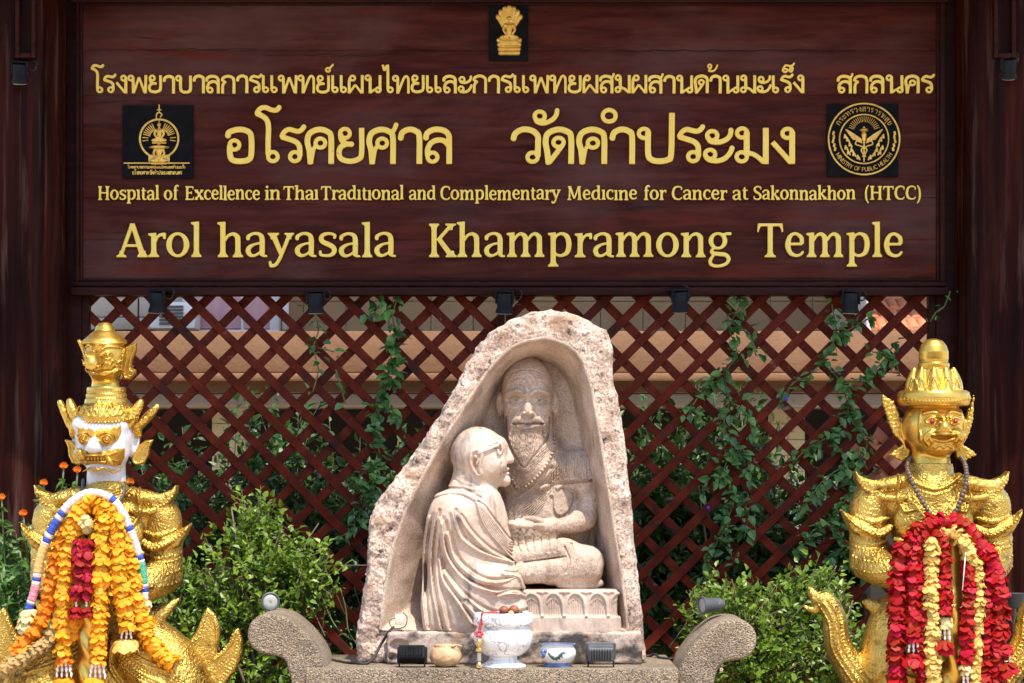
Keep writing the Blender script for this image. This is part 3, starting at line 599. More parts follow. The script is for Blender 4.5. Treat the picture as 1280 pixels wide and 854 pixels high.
def glyph_sdf(X, Z, prims, T, s, fat=0.0):
    """2-D distance (in px) to one glyph; T maps glyph units to the plane, s = px per unit"""
    d = np.full(X.shape, 9.0, dtype=np.float32)
    def strip(pts, ws):
        nonlocal d
        q = np.array([T(a, b) for a, b in pts]); w = np.array(ws) * s / 2 + fat
        m = w.max() + 3
        i0, i1 = np.searchsorted(X[:, 0], [q[:, 0].min() - m, q[:, 0].max() + m]); j0, j1 = np.searchsorted(Z[0], [q[:, 1].min() - m, q[:, 1].max() + m])
        if i0 >= i1 or j0 >= j1: return
        x, z = X[i0:i1, j0:j1], Z[i0:i1, j0:j1]; e = d[i0:i1, j0:j1]
        for i in range(len(q) - 1):
            a, b = q[i], q[i + 1]; L = math.hypot(*(b - a)) + 1e-9; u = (b - a) / L
            t = (x - a[0]) * u[0] + (z - a[1]) * u[1]; n = np.abs(-(x - a[0]) * u[1] + (z - a[1]) * u[0])
            dp = n - (w[i] + (w[i + 1] - w[i]) * np.clip(t / L, 0, 1)); da = np.maximum(-t, t - L)
            e = np.minimum(e, np.hypot(np.maximum(dp, 0), np.maximum(da, 0)) + np.minimum(np.maximum(dp, da), 0))
            if 0 < i: e = np.minimum(e, np.hypot(x - a[0], z - a[1]) - w[i])
        d[i0:i1, j0:j1] = e
    for p in prims:
        if p[0] == 'S': q = spline(p[2], 6); strip(q, [p[1]] * len(q))
        elif p[0] == 'W': q = spline(p[1], 6); strip(q[:, :2], q[:, 2])
        elif p[0] == 'O':
            _, cx, cy, rx, ry, wv, wh = p; a = np.linspace(0, 2 * math.pi, 29); a = np.r_[a, a[1:3]]
            strip(np.stack([cx + rx * np.cos(a), cy + ry * np.sin(a)], 1), wh + (wv - wh) * np.cos(a) ** 2)
        else:
            d = np.minimum(d, poly_sdf(X, Z, [tuple(T(a, b)) for a, b in p[1]]) - fat)
    return d

def glyph_mesh(prims, adv, sx, sy, h, depth, fat=0.0):
    xs = [q for p in prims for q in _px(p)]; x0 = min(a for a, b in xs) * sx - 4; x1 = max(a for a, b in xs) * sx + 4
    z0 = min(b for a, b in xs) * sy - 5; z1 = max(b for a, b in xs) * sy + 5
    v = Vol(x0, x1, -z1, -z0, -depth - 2, 1, h)
    v.plate(glyph_sdf(v.X2, v.Z2, prims, lambda a, b: (a * sx, b * sy), (sx + sy) / 2, fat), -depth, 0.6, 0.45 * min(1, h * 1.6))
    m, f = nets(v.D)
    return m * v.h + np.array([v.xs[0], v.ys[0], v.zs[0]]), f
def _px(p):
    if p[0] == 'S': return list(p[2])
    if p[0] == 'W': return [(a, b) for a, b, _ in p[1]]
    if p[0] == 'O': return [(p[1] - p[3] - 8, p[2] - p[4] - 8), (p[1] + p[3] + 8, p[2] + p[4] + 8)]
    return list(p[1])

def text_line(font, words, sy, base, h, depth, tr, fat=0.0, wob=0.0):
    """words: (text, px from, px to); returns vertices and quads in world space"""
    V, Fc, n = [], [], 0; rnd = random.Random(3)
    for txt, x0, x1 in words:
        tot = sum(font[c][0] for c in txt); lo = 0; hi = tot - 4
        sx = (x1 - x0) / hi; cache = {}; x = x0
        for c in txt:
            adv, prims = font[c]
            if prims:
                if c not in cache: cache[c] = glyph_mesh(prims, adv, sx, sy, h, depth, fat)
                m, f = cache[c]
                V.append(m + np.array([x, 0, -base + rnd.uniform(-wob, wob)])); Fc.append(f + n); n += len(m)
            x += adv * sx
    return tr(np.vstack(V)), np.vstack(Fc)
# ------------------------------------------------------------------ gate: roof, posts, sign board, lettering, plaques
def px_box(mb, x0, x1, py0, py1, ya, yb, b=0.0, yr=None):
    """box given by photo pixels measured on its front face ya"""
    s = (ya - CAMY) / F
    return mb.box((x0 - 640) * s, (x1 - 640) * s, ya, yb, CZ - (py1 - HY) * s, CZ - (py0 - HY) * s, b)

S0 = 12 / F
roof = thing('gate_roof', 'tiled pitched roof sheltering the dark wooden temple sign from above', 'roof', (0, 0.2, 3.7))
m = MB()
for sgn in (-1, 1):
    a, b = ((-1.32, 3.86), (0.2, 4.40)) if sgn < 0 else ((0.75, 3.98), (0.2, 4.40))
    v = []
    for x in (-3.6, 3.6):
        for (y, z) in (a, b): v += [(x, y, z), (x, y, z + 0.10)]
    m.add(v, [(0, 1, 3, 2), (4, 6, 7, 5), (0, 4, 5, 1), (2, 3, 7, 6), (0, 2, 6, 4), (1, 5, 7, 3)])
m.build('roof_slope', terracotta, roof)
m = MB(); m.box(-3.5, 3.5, -0.05, 0.25, 3.66, 3.86, 0.01)
for x in (-2.25, 0, 2.25): m.box(x - 0.06, x + 0.06, -1.2, .7, 3.72, 3.84, 0.008)
m.build('rafter', wood_frame, roof)

def log_post(cx, label):
    r = 0.235; o = thing('log_post', label, 'post', (cx, -0.06, 0), 'log posts of the sign gate')
    n, k = 56, 110; v = []; g = np.random.default_rng(int(abs(cx) * 100) + (3 if cx > 0 else 1))
    ph = g.uniform(0, 6.3, 12)
    for j in range(k):
        z = 3.75 * j / (k - 1)
        for i in range(n):
            a = 2 * math.pi * i / n
            rr = r * (1 + 0.5 * 0.020 * math.sin(3 * a + ph[0] + .5 * z) + 0.016 * math.sin(7 * a + ph[1] - .4 * z) + .013 * math.sin(11 * a + ph[2] + 0.8 * math.sin(z * 2 + ph[3])) + .008 * math.sin(17 * a + 3 * math.sin(z * 1.3)) + 0.02 * math.sin(z * 1.1 + ph[4]))
            v.append((cx + rr * math.cos(a), -0.06 + rr * math.sin(a), z))
    f = [(j * n + i, j * n + (i + 1) % n, (j + 1) * n + (i + 1) % n, (j + 1) * n + i) for j in range(k - 1) for i in range(n)] + [tuple((k - 1) * n + i for i in range(n))]
    obj('trunk', v, f, wood_post, o, True)
    return o
log_post(P(16, 0, -.06)[0], 'thick dark varnished log post behind the white-faced guardian statue')
log_post(P(1262, 0, -.06)[0], 'thick dark varnished log post behind the all-gold guardian with red garlands')

sign = thing('sign_board', 'wide dark wooden temple hospital sign with raised gold Thai and English lettering', 'sign', (0, 0, 2.3))
m = MB(); seams = [2, 63, 119, 184, 247, 300, 352]
rs = random.Random(5)
for a, b in zip(seams[:-1], seams[1:]): px_box(m, 100, 1174, a + .12, b - .12, rs.uniform(0, .0022), 0.04, 0.0011)
m.build('board_panel', wood_board, sign, auto=35)
m = MB()
px_box(m, 88, 1186, -6, 3, -0.035, .06, .004); px_box(m, 90, 1184, 352, 358, -0.03, .06, .003); px_box(m, 88, 1186, 359.2, 369, -0.05, .06, .004)
for a, b in ((95, 98.5), (99, 103)): px_box(m, a, b, 3.4, 351.6, -0.032 if a < 99 else -.014, .06, .003)
for a, b in ((1171, 1175), (1175.6, 1182)): px_box(m, a, b, 3.4, 351.6, -0.014 if a < 1175 else -.032, .06, .003)
px_box(m, 103.4, 1170.6, 348.2, 351.4, -0.012, .05, .002); px_box(m, 103.4, 1170.6, 3.6, 6.6, -0.012, .05, .002)
m.build('frame', wood_frame, sign, auto=35)
for a, b in ((60, 101.6), (1170.6, 1225)): m = MB(); px_box(m, a, b, -20, 900, 0.015, .09); m.build('side_board', wood_frame, sign)
# long splits along the grain
m = MB(); rs = random.Random(9)
for x0, x1, y0, w in ((650, 770, 60, .9), (770, 1075, 64, .8), (330, 610, 69, .55), (118, 330, 62, .5), (250, 470, 186, .6), (760, 1060, 186, .5), (330, 500, 246, .45), (140, 260, 291, .6), (1040, 1165, 184, .5), (820, 1000, 293, .45)):
    q = [(x, y0 + rs.uniform(-1.6, 1.6)) for x in np.arange(x0, x1 + 1, 12)]
    top = [P(a, b - w * rs.uniform(.3, 1), -0.0012) for a, b in q]; bot = [P(a, b + w * rs.uniform(.2, .9), -0.0012) for a, b in q]
    n = len(q); m.add(top + bot, [(i, i + n, i + n + 1, i + 1) for i in range(n - 1)])
m.build('split', M('dark_split', [(0.008, 0.004, 0.003), (0.016, 0.007, 0.006)], 20, rough=0.9), sign)

tr0 = plane_tr(0.0)
for label, font, words, sy, base, h, dep, fat, wob in (
    ('upper line of small gold Thai lettering', TH, (('โรงพยาบาลการแพทย์แผนไทยและการแพทยผสมผสานด้านมะเร็ง', 113.5, 1005), ('สกลนคร', 1045.5, 1166)), 0.233, 117.2, 0.42, 3.6, 0.12, .3),
    ('large gold Thai temple name', TH, (('อโรคยศาล', 281.5, 565.5), ('วัดคำประมง', 638, 993.5)), 0.468, 205.6, 0.62, 4.6, 0.0, 0),
    ('small gold English lettering', SE, (('Hospıtal', 122, 198), ('of', 205, 222), ('Excellence', 231, 324), ('in', 331, 349.5), ('Thaı', 354, 397), ('Tradıtıonal', 401, 503.5), ('and', 511, 544), ('Complementary', 550, 699), ('Medıcıne', 708, 795), ('for', 804, 831), ('Cancer', 839, 907), ('at', 915, 933.5), ('Sakonnakhon', 941, 1068), ('(HTCC)', 1080, 1150)), 0.405, 250, 0.36, 3.2, 0.2, .5),
    ('large gold English temple name', SE, (('Arol', 146, 249), ('hayasala', 271, 492), ('Khampramong', 533.5, 911), ('Temple', 945, 1126)), 1.0, 321.8, 0.62, 4.8, 0.1, .3)):
    tl = bpy.data.objects.new('text_line', None); COL.objects.link(tl); tl.parent = sign; tl['label'] = label
    for wd_ in words:
        v, f = text_line(font, (wd_,), sy, base, h, dep, tr0, fat, wob); obj('lettering', v, f, letter_gold, tl, True)

def plaque(label, x0, x1, py0, py1, draw, h=0.5):
    o = thing('plaque', label, 'plaque', P((x0 + x1) / 2, py1, 0), 'black emblem plaques on the sign')
    m = MB(); px_box(m, x0, x1, py0, py1, -0.014, -0.0005, .002); m.build('backing', plaque_black, o)
    v = Vol(x0 - 2, x1 + 2, py0 - 4, py1 + 2, -12, -2, h); draw(v)
    v.mesh(tr0, 'relief', emblem_gold, o)
    return o
def arc_text(d, v, font, txt, c, r, a0, a1, sc, flip):
    adv = [font[q][0] * sc for q in txt]; tot = sum(adv); ang = a0; k = (a1 - a0) / tot
    for q, w in zip(txt, adv):
        an = ang + k * w / 2; ca, sa = math.cos(an), math.sin(an); hw = font[q][0] / 2
        def T(a, b):
            u, t = (a - hw) * sc, b * sc
            if not flip: return (c[0] + (r + t) * ca + u * sa, c[1] + (r + t) * sa - u * ca)
            return (c[0] + (r - t) * ca - u * sa, c[1] + (r - t) * sa + u * ca)
        if font[q][1]: d = np.minimum(d, glyph_sdf(v.X2, v.Z2, font[q][1], T, sc, -.08))
        ang += k * w
    return d
def ring2(v, c, r, w): return np.abs(np.hypot(v.X2 - c[0], v.Z2 + c[1]) - r) - w / 2
def strokes2(v, d, lst):
    for pts, w in lst: d = np.minimum(d, seg_dist2(v.X2, v.Z2, [(a, -b) for a, b in (spline(pts, 5) if len(pts) > 2 else pts)]) - w / 2)
    return d
FRONT = -4.1
def seated(v, cx, top, w, f=FRONT):
    """a small seated figure: spire, head, shoulders, folded arms, crossed legs; w = knee span"""
    k = w / 30
    v.ell((cx, top + 6 * k, f - 1), (4.0 * k, 2.6, 5 * k), .8); v.seg((cx, top + 2 * k, f), (cx, top - 4 * k, f), 1.7 * k, .5 * k, .8)
    v.seg((cx, top + 11 * k, f), (cx, top + 14 * k, f), 2.2 * k, 2.8 * k, .8)
    v.seg((cx - 5.4 * k, top + 17 * k, f), (cx + 5.4 * k, top + 17 * k, f), 3.3 * k, None, .8); v.seg((cx, top + 19 * k, f), (cx, top + 30 * k, f), 5.6 * k, 4.6 * k, .8)
    for s in (-1, 1):
        v.tube([(cx + s * 7.6 * k, top + 17 * k, f - .5), (cx + s * 9.0 * k, top + 25 * k, f - 1), (cx + s * 4 * k, top + 32 * k, f - 2)], [2.3 * k, 2.0 * k, 1.6 * k], .5)
        v.seg((cx + s * 3 * k, top + 34 * k, f - 1), (cx + s * 12.5 * k, top + 36.5 * k, f - 1), 3.4 * k, 2.8 * k, .8)
    v.seg((cx - 9 * k, top + 38 * k, f - 1.6), (cx + 9 * k, top + 38 * k, f - 1.6), 2.0 * k, None, .4)
    v.box(cx - 14 * k, cx + 14 * k, top + 40 * k, top + 43.5 * k, f - 1.5, f + 2, .6)
def draw_naga(v):
    for i, a in enumerate(np.linspace(-66, 66, 7)):
        x, y = 636.5 + 14 * math.sin(R(a)), 30 - 18 * math.cos(R(a))
        v.tube([(636 + 6 * math.sin(R(a)), 36, FRONT), (x, y, FRONT - .6), (x + 1.5 * math.sin(R(a)), y + 1, FRONT - 1.6)], [2.4, 3.4, 2.2], .5)
    seated(v, 636.5, 20, 23, FRONT - 2)
    for i, y in enumerate((51, 56.5, 62, 67)): v.seg((636.5 - 13 + i * .7, y, FRONT), (636.5 + 13 - i * .7, y, FRONT), 3.0, None, .3)
    for q in range(8): v.seg((626 + q * 3, 54, FRONT - 2), (627 + q * 3, 56, FRONT - 2.2), .7)
plaque('small black plaque with gold seated figure under a serpent hood at the sign top', 611, 660, 7, 76, draw_naga, .5)
def draw_pagoda(v):
    d = ring2(v, (199.5, 174), 24, 2.6)
    rays = []
    for a in list(range(-74, -21, 8)) + list(range(22, 75, 8)):
        s, c = math.sin(R(a)), math.cos(R(a)); rays.append((((199.5 + 12 * s, 174 - 12 * c), (199.5 + 20.5 * s, 174 - 20.5 * c)), 1.3))
    for a in (-98, -86, 86, 98):
        s, c = math.sin(R(a)), math.cos(R(a)); rays.append((((199.5 + 14 * s, 174 - 14 * c), (199.5 + 20.5 * s, 174 - 20.5 * c)), 1.3))
    rays += [(((196, 148), (196.6, 143), (200, 141.5), (203, 144), (201, 147)), 1.8), (((199.5, 141), (199.5, 132)), 1.8), (((197, 138), (202, 138)), 1.4), (((156, 204.5), (237, 204.5)), 1.8)]
    d = strokes2(v, d, rays)
    for txt, sc, x, y in (('โรงพยาบาลการแพทย์แผนไทยและด้านมะเร็ง', .0335, 160, 211.5), ('อโรคยศาลวัดคำประมงสกลนคร', .043, 166, 219)):
        w = sum(TH[c][0] for c in txt); sx = (72 if sc < .04 else 62) / w; q = x
        for c in txt:
            if TH[c][1]: d = np.minimum(d, glyph_sdf(v.X2, v.Z2, TH[c][1], lambda a, b, q=q: (q + a * sx, -y + b * sc), sc, .12))
            q += TH[c][0] * sx
    v.plate(d, -5.4, -3.6, .3)
    v.box(186, 213, 194, 203, -6, -3.6, 1); seated(v, 199.5, 153, 19); v.ell((199.5, 185, FRONT), (13, 2.2, 11), 1)
    seated(v, 199.5, 176, 21, FRONT - 1.6)
plaque('square black plaque with gold seated figures in a rayed ring above tiny Thai lettering', 153, 241, 132, 223, draw_pagoda, .42)
def draw_seal(v):
    c = (1079.5, -174.5); cc = (1079.5, 174.5)
    d = np.minimum(ring2(v, cc, 44.3, 2.2), ring2(v, cc, 30.6, 1.8))
    d = arc_text(d, v, TH, 'กระทรวงสาธารณสุข', c, 34.4, R(152), R(28), .060, False)
    d = arc_text(d, v, SANS, 'MINISTRY OF PUBLIC HEALTH', c, 40.6, R(208), R(332), .056, True)
    rays = [(((cc[0] + 13 * math.sin(R(a)), 166 - 13 * math.cos(R(a))), (cc[0] + 20 * math.sin(R(a)), 166 - 20 * math.cos(R(a)))), .75) for a in range(-72, 73, 8)]
    for s in (-1, 1):
        x = cc[0]
        for i in range(6): rays.append((((x + s * 4, 178 - i * .6), (x + s * (9 + i * 1.0), 175.5 - i * 1.5), (x + s * (14 + i * 1.7), 174.5 - i * 2.3)), 2.1))
        rays += [(((x + s * 3, 179), (x + s * 9, 177), (x + s * 10.5, 181), (x + s * 5, 183), (x - s * 3, 187), (x - s * 2, 192), (x + s * 2, 196)), 1.8)]
        for (a, b) in ((17, 182), (20, 176), (15, 189), (22, 186), (12, 194), (7, 198), (19, 192), (23, 172)):
            rays += [(((x + s * (a - 1.5), b + 2), (x + s * a, b - 1), (x + s * (a + 1.5), b + 1), (x + s * (a + 1), b - 3)), 2.2)]
        for i, (a, b) in enumerate(((38, 166), (37.5, 171), (38.5, 176), (37, 181), (36, 186))): rays += [(((x + s * a, b), (x + s * (a + .5), b + 2.4)), 3.0)]
    d = strokes2(v, d, rays); v.plate(d, -5.6, -3.6, .35)
    v.seg((1079.5, 160, FRONT), (1079.5, 202, FRONT), 1.5, 1.1, .5); v.ell((1079.5, 163.5, FRONT - 1), (5.2, 2.4, 6.5), .6); v.seg((1079.5, 169, FRONT), (1079.5, 176, FRONT), 3.4, 2.2, .5)
plaque('square black plaque with a round gold ministry seal of a winged staff inside ring lettering', 1034, 1123, 130, 221, draw_seal, .42)

# ------------------------------------------------------------------ lattice panels
def lattice(label, x0, x1, py0, py1, rear_slash):
    o = thing('lattice_panel', label, 'lattice', P((x0 + x1) / 2, py1, 0.05), 'wooden lattice panels under the sign')
    pitch, w = 48.6, 15.6     # measured along x
    def slats(dirn, ya, th, name, off):
        m = MB(); H = py1 - py0; g = random.Random(int(x0) + dirn)
        def clip(x, py): return x, py
        k = -int(H / pitch) - 2
        while x0 + k * pitch < x1 + H + 50:
            c = x0 + off + k * pitch + g.uniform(-1.2, 1.2); k += 1
            # the slat's centre line x = c + dirn*(py-py0); clip to the panel
            wb = g.uniform(-3.5, 3.5)
            quad = [(c - w / 2, py0), (c + w / 2, py0), (c + w / 2 + dirn * H + wb, py1), (c - w / 2 + dirn * H + wb, py1)]
            for side, lim, keep in ((0, x0, 1), (0, x1, -1)):
                out = []
                for i in range(len(quad)):
                    a, b = quad[i], quad[(i + 1) % len(quad)]; ia, ib = (a[0] - lim) * keep >= 0, (b[0] - lim) * keep >= 0
                    if ia: out.append(a)
                    if ia != ib:
                        t = (lim - a[0]) / (b[0] - a[0]); out.append((lim, a[1] + t * (b[1] - a[1])))
                quad = out
                if not quad: break
            if len(quad) >= 3:
                jy = g.uniform(0, .002)
                m.prism([(P(a, b, ya)[0], P(a, b, ya)[2]) for a, b in quad], ya + jy, ya + th + jy)
        mm = m.build(name, wood_slat, o); sharp_bevel(mm, 0.0022)
    slats(-1 if rear_slash else 1, 0.052, 0.016, 'front_slats', 24)
    slats(1 if rear_slash else -1, 0.0705, 0.016, 'back_slats', 8)
    m = MB()
    for a, b in ((x0 - 9, x0), (x1, x1 + 9)): px_box(m, a, b, py0 - 1, py1, 0.03, .10, .003)
    px_box(m, x0 - 9, x1 + 9, py1, py1 + 14, 0.03, .10, .003)
    m.build('frame', wood_frame, o)
def sharp_bevel(o, w):
    import bmesh
    bm = bmesh.new(); bm.from_mesh(o.data); bmesh.ops.recalc_face_normals(bm, faces=bm.faces)
    e = [q for q in bm.edges if abs(q.verts[0].co.y - q.verts[1].co.y) < 1e-5]
    bmesh.ops.bevel(bm, geom=e, offset=w, segments=1, affect='EDGES'); bm.to_mesh(o.data); bm.free()
lattice('dark red diamond lattice panel behind the white-faced guardian and the round leafy bush', 111, 622, 369, 960, False)
lattice('dark red diamond lattice panel behind the guardian with red garlands, climbed by vines', 641, 1161, 369, 960, True)
# ------------------------------------------------------------------ altar bench and carved stele
YA = -1.65
trA = plane_tr(YA)
sA = trA.s
altar = thing('altar_bench', 'pebble-dash concrete altar bench with a curled scroll arm at each end', 'altar', (0.0, -1.75, 0))
def U(px, py): return ((px - 640) * sA, CZ - (py - HY) * sA)
m = MB()
zt = U(0, 830)[1]
def slab(x0, x1, py0, py1, ya, yb, b): m.box(U(x0, 0)[0], U(x1, 0)[0], ya, yb, U(0, py1)[1], U(0, py0)[1], b)
slab(390, 842, 829, 862, -1.96, -1.16, .006)
slab(402, 830, 862.5, 1040, -1.90, -1.20, .006)
slab(380, 852, 1040.5, 1077, -2.0, -1.10, .008)
m.build('bench', pebbledash, altar, auto=35)
def arm(side):
    c = 640 if False else None
    top = [(413, 829), (408, 815), (399, 800), (387, 786), (373, 773), (360, 766), (346, 763.5), (333, 765), (323, 772), (317.5, 784), (318, 796), (324, 806), (334, 812), (346, 814), (357, 816.5), (364, 823), (368, 835), (371, 850), (374, 866), (413, 866)]
    q = spline(top[:-1], 4).tolist() + [list(top[-1])]
    if side > 0: q = [[1256 - a - (0), b + 7] for a, b in q]
    v = Vol(min(a for a, _ in q) - 6, max(a for a, _ in q) + 6, min(b for _, b in q) - 6, 874, -90, 140, 2.2)
    v.plate(v.poly2(q), -80, 70, 4)
    v.D -= 0.5 * noise3(v.D.shape, 5, 3 + side)
    v.mesh(trA, 'scroll_arm', pebbledash, altar)
arm(-1); arm(1)

stele = thing('carved_stele', 'rough pinkish boulder with a niche carved with a robed monk and a bearded hermit', 'sculpture', (P(625, 829, YA)[0], YA + .1, zt))
# rock with its hollow
v = Vol(440, 816, 380, 838, -40, 150, 2.0)
out = [(447, 829), (449, 790), (452, 755), (456, 722), (460, 690), (462, 655), (470, 634), (484, 612), (500, 591), (515, 573), (536, 543), (556, 512), (574, 478), (586, 455), (600, 429), (618, 414), (640, 400), (664, 391), (690, 388), (722, 396), (744, 405), (759, 411), (764, 440), (768, 475), (780, 560), (790, 650), (800, 760), (807, 829)]
v.plate(v.poly2(out), 0, 148, 7)
n1, n2, n3 = noise3(v.D.shape, 20, 1), noise3(v.D.shape, 8, 2), noise3(v.D.shape, 2.6, 3)
side = np.clip((640 - v.xs) / 60, -1, 1)[:, None, None]
v.D += np.abs(n1) * 6.5 + np.abs(n2) * (3.4 + 1.2 * side) + n3 * (1.2 + .7 * side) - 3.2
front = [(474, 790), (480, 738), (491, 681), (505, 640), (522, 606), (541, 570), (562, 536), (587, 496), (610, 462), (626, 445), (640, 433), (656, 426), (675, 422.5), (692, 424), (708, 430), (720, 439), (730, 452), (741, 488), (753, 558), (767, 649), (780, 735), (786, 790)]
back = [(532, 790), (538, 735), (546, 690), (560, 640), (574, 600), (588, 565), (601, 530), (612, 500), (622, 478), (634, 463), (648, 453), (662, 448), (676, 447), (690, 450), (702, 458), (712, 474), (721, 500), (733, 560), (744, 650), (753, 735), (757, 790)]
df, db = v.poly2(front), v.poly2(back); t = np.clip(v.ys / 92, -0.1, 1)[None, :, None]
lip = np.exp(-((v.ys - 12) / 9) ** 2)[None, :, None] * 0
car = np.maximum(df[:, None, :] * (1 - t) + db[:, None, :] * t, v.ys[None, :, None] - 92)
# smooth chamfered band round the opening
v.D = np.maximum(v.D, -np.maximum((df + 3)[:, None, :] - 0 * t + v.ys[None, :, None] * 0.55 - 3, v.ys[None, :, None] - 60))
v.D = -smin(-v.D, car - 0.0, 0) if False else np.maximum(v.D, -car)
v.mesh(trA, 'boulder', granite, stele)

# inner lining of the hollow (smoother, niche shade in its tone, weathered)
v = Vol(468, 792, 418, 796, -6, 104, 2.0)
df, db = v.poly2(front), v.poly2(back); t = np.clip(v.ys / 92, -0.1, 1)[None, :, None]
q = df[:, None, :] * (1 - t) + db[:, None, :] * t
car = np.maximum(q, v.ys[None, :, None] - 92)
n = noise3(v.D.shape, 9, 5) * .8 + noise3(v.D.shape, 4, 6) * .4
rim = np.abs(v.ys[None, :, None] - 30) 
v.D = np.maximum(np.maximum(np.abs(car + 0.4 + n * np.clip(v.ys / 30, 0, 1)[None, :, None]) - 2.2, -1 - v.ys[None, :, None]), v.zs[None, None, :] * 0 + (-789 - v.zs)[None, None, :])
groove = np.abs(q + 6 + 0 * t) - 1.2
v.mesh(trA, 'niche_lining', weathered_shade, stele)

# base ledge, plinth and lotus seat
v = Vol(474, 806, 730, 834, -34, 100, 1.25)
v.box(486, 801, 789, 828, -26, 90, 3)
v.D += np.abs(noise3(v.D.shape, 14, 8)) * 2.2 + noise3(v.D.shape, 5, 9) * .8 - 1
v.ell((500, 806, -27), (12, 8, 8), 2, '-')
v.ell((492, 820, -26), (6, 5, 5), 2, '-')
v.mesh(trA, 'base_ledge', base_stone, stele)
v = Vol(640, 784, 730, 796, -30, 100, 1.0)
v.box(648, 776, 770, 792, -12, 95, 2); v.box(640, 772, 737, 771, -8, 95, 3, 1)
for i in range(5):
    x = 664 + i * 27.5
    v.line([(x - 13, 769), (x - 11, 752), (x - 6, 744), (x, 741.5), (x + 6, 744), (x + 11, 752), (x + 13, 769)], 2.4, 2.6)
    v.line([(x - 14, 741), (x - 9, 739.5), (x - 3, 742)], 2, 1.6); v.line([(x + 14, 741), (x + 9, 739.5), (x + 3, 742)], 2, 1.6)
    for k in range(-3, 4): v.line([(x + k * 3.1, 768), (x + k * 2.6, 749 + abs(k) * 2)], 1.1, -1.6, False)
v.push(10); v.D += noise3(v.D.shape, 8, 4) * .4
v.mesh(trA, 'lotus_seat', carved, stele)

# hermit: upright, bald, long beard, seated cross-legged against the back of the hollow
v = Vol(610, 776, 438, 742, -10, 112, .88)
v.ell((660, 488, 72), (33, 44, 36), 5); v.ell((660, 520, 66), (30, 36, 30), 8); v.seg((660, 455, 75), (660, 470, 75), 12, 24, 10)
v.ell((658, 555, 58), (24, 30, 20), 8); v.seg((656, 572, 50), (655, 582, 50), 8, 4, 8)                     # beard
v.seg((664, 545, 80), (668, 580, 85), 30, 40, 10)
v.ell((683, 650, 92), (58, 92, 36), 8); v.seg((640, 590, 88), (726, 586, 86), 26, 24, 10); v.ell((732, 600, 84), (19, 34, 28), 6)
v.ell((690, 705, 80), (66, 30, 40), 8)
v.tube([(731, 590, 78), (739, 632, 70), (733, 652, 58)], [14, 12.5, 12], 4)                                 # upper arm
v.tube([(734, 650, 58), (716, 654, 44), (692, 657, 34), (676, 658, 28)], [12.5, 11.5, 8.5, 7], 4)            # forearm
v.ell((666, 657, 25), (15, 5, 10), 3)                                                                       # palm and fingers
for i, (dx, dy, l) in enumerate(((0, -4.5, 18), (2, -1.5, 26), (1, 1.5, 27), (4, 4, 22))): v.tube([(664, 656 + dy * .5, 20 - i * 2), (664 - l * .6, 655 + dy * .6, 16 - i * 2), (664 - l, 653.5 + dy * .7, 16 - i * 2)], [3.6, 3.1, 2.2], 1)
v.tube([(678, 653, 24), (668, 649, 18), (656, 648, 16)], [3.8, 3.2, 2.4], 1)
v.tube([(632, 700, 24), (668, 692, 20), (704, 684, 22), (713, 686, 26)], [14, 14, 10, 8], 3)                  # upper shin and foot
v.tube([(632, 719, 20), (672, 714, 14), (712, 712, 22)], [13, 15, 14], 3); v.ell((724, 705, 40), (31, 22, 34), 14); v.box(706, 750, 688, 726, 10, 60, 10, 14); v.seg((690, 718, 24), (738, 722, 34), 14, 12, 10)
for i in range(5): v.seg((706 + i * .8, 679 + i * 3.0, 18), (715 - i * .6, 679 + i * 3.3, 14), 2.3, 1.8, .8)
v.tube([(700, 731, 18), (726, 733, 20), (752, 730, 30)], [5, 5, 4], 3)
for sx, ex in ((-1, 625), (1, 695)): v.ell((ex, 503, 76), (6, 16, 9), 2); v.ell((ex + sx * .5, 503, 66), (3, 10, 5), 1, '-')
v.tube([(660, 494, 43), (660, 505, 38), (660, 514, 32.5)], [3, 3.8, 4.6], 2.5); v.ell((660, 515.5, 37), (8, 4, 6), 2)  # nose
# face in relief
L = v.line
for s in (-1, 1):
    L([(660 + s * 4, 492), (660 + s * 13, 487), (660 + s * 27, 491)], 3.6, 3.4); v.disc((660 + s * 14.5, 498), 14, 9, -5.4); v.disc((660 + s * 15, 498.5), 9, 5, 3.8)
    L([(660 + s * 7, 498.5), (660 + s * 14, 495), (660 + s * 23, 498.5)], 1.3, -2.6); L([(660 + s * 7, 499.5), (660 + s * 15, 502.5), (660 + s * 23, 499.5)], 1.2, -1.8); v.disc((660 + s * 14.5, 498.8), 2.6, 2.6, -3.0)
    L([(660 + s * 8, 504), (660 + s * 14, 512), (660 + s * 19, 517), (660 + s * 25, 520)], 1.8, -1.2); L([(660 + s * 10, 503), (660 + s * 18, 511), (660 + s * 25, 514)], 1.6, -.6)
    v.disc((660 + s * 6, 516.5), 4, 3.2, 2); L([(660 + s * 8, 512), (660 + s * 14, 522), (660 + s * 20, 530)], 2.4, -1.8)
    L([(660 + s * 2, 526), (660 + s * 14, 524), (660 + s * 22, 533), (660 + s * 24, 548)], 4, 1.8)
L([(642, 529), (652, 528), (660, 529.5), (668, 528), (679, 529)], 1.5, -2.6); L([(647, 532.4), (660, 534), (674, 532.2)], 2.4, 1.5); L([(650, 525.6), (660, 526.6), (671, 525.6)], 2, .8)
L([(661, 479), (663, 486)], 1.4, -2); L([(640, 474), (650, 470), (660, 476), (664, 484)], 1.2, -1.2); L([(636, 466), (650, 461), (668, 461), (682, 467)], 1.4, -.8); L([(650, 480), (655, 484), (656, 490)], 1.4, -1.3)
v.stripes([(640, 534), (656, 530), (682, 533), (686, 548), (676, 570), (662, 582), (650, 580), (640, 560), (636, 545)], 1, .12, 3.4, 1.7, 1.6, 5)
L([(633, 520), (634, 548), (644, 570), (655, 584), (664, 574), (684, 548), (688, 520)], 1.6, -2.4)
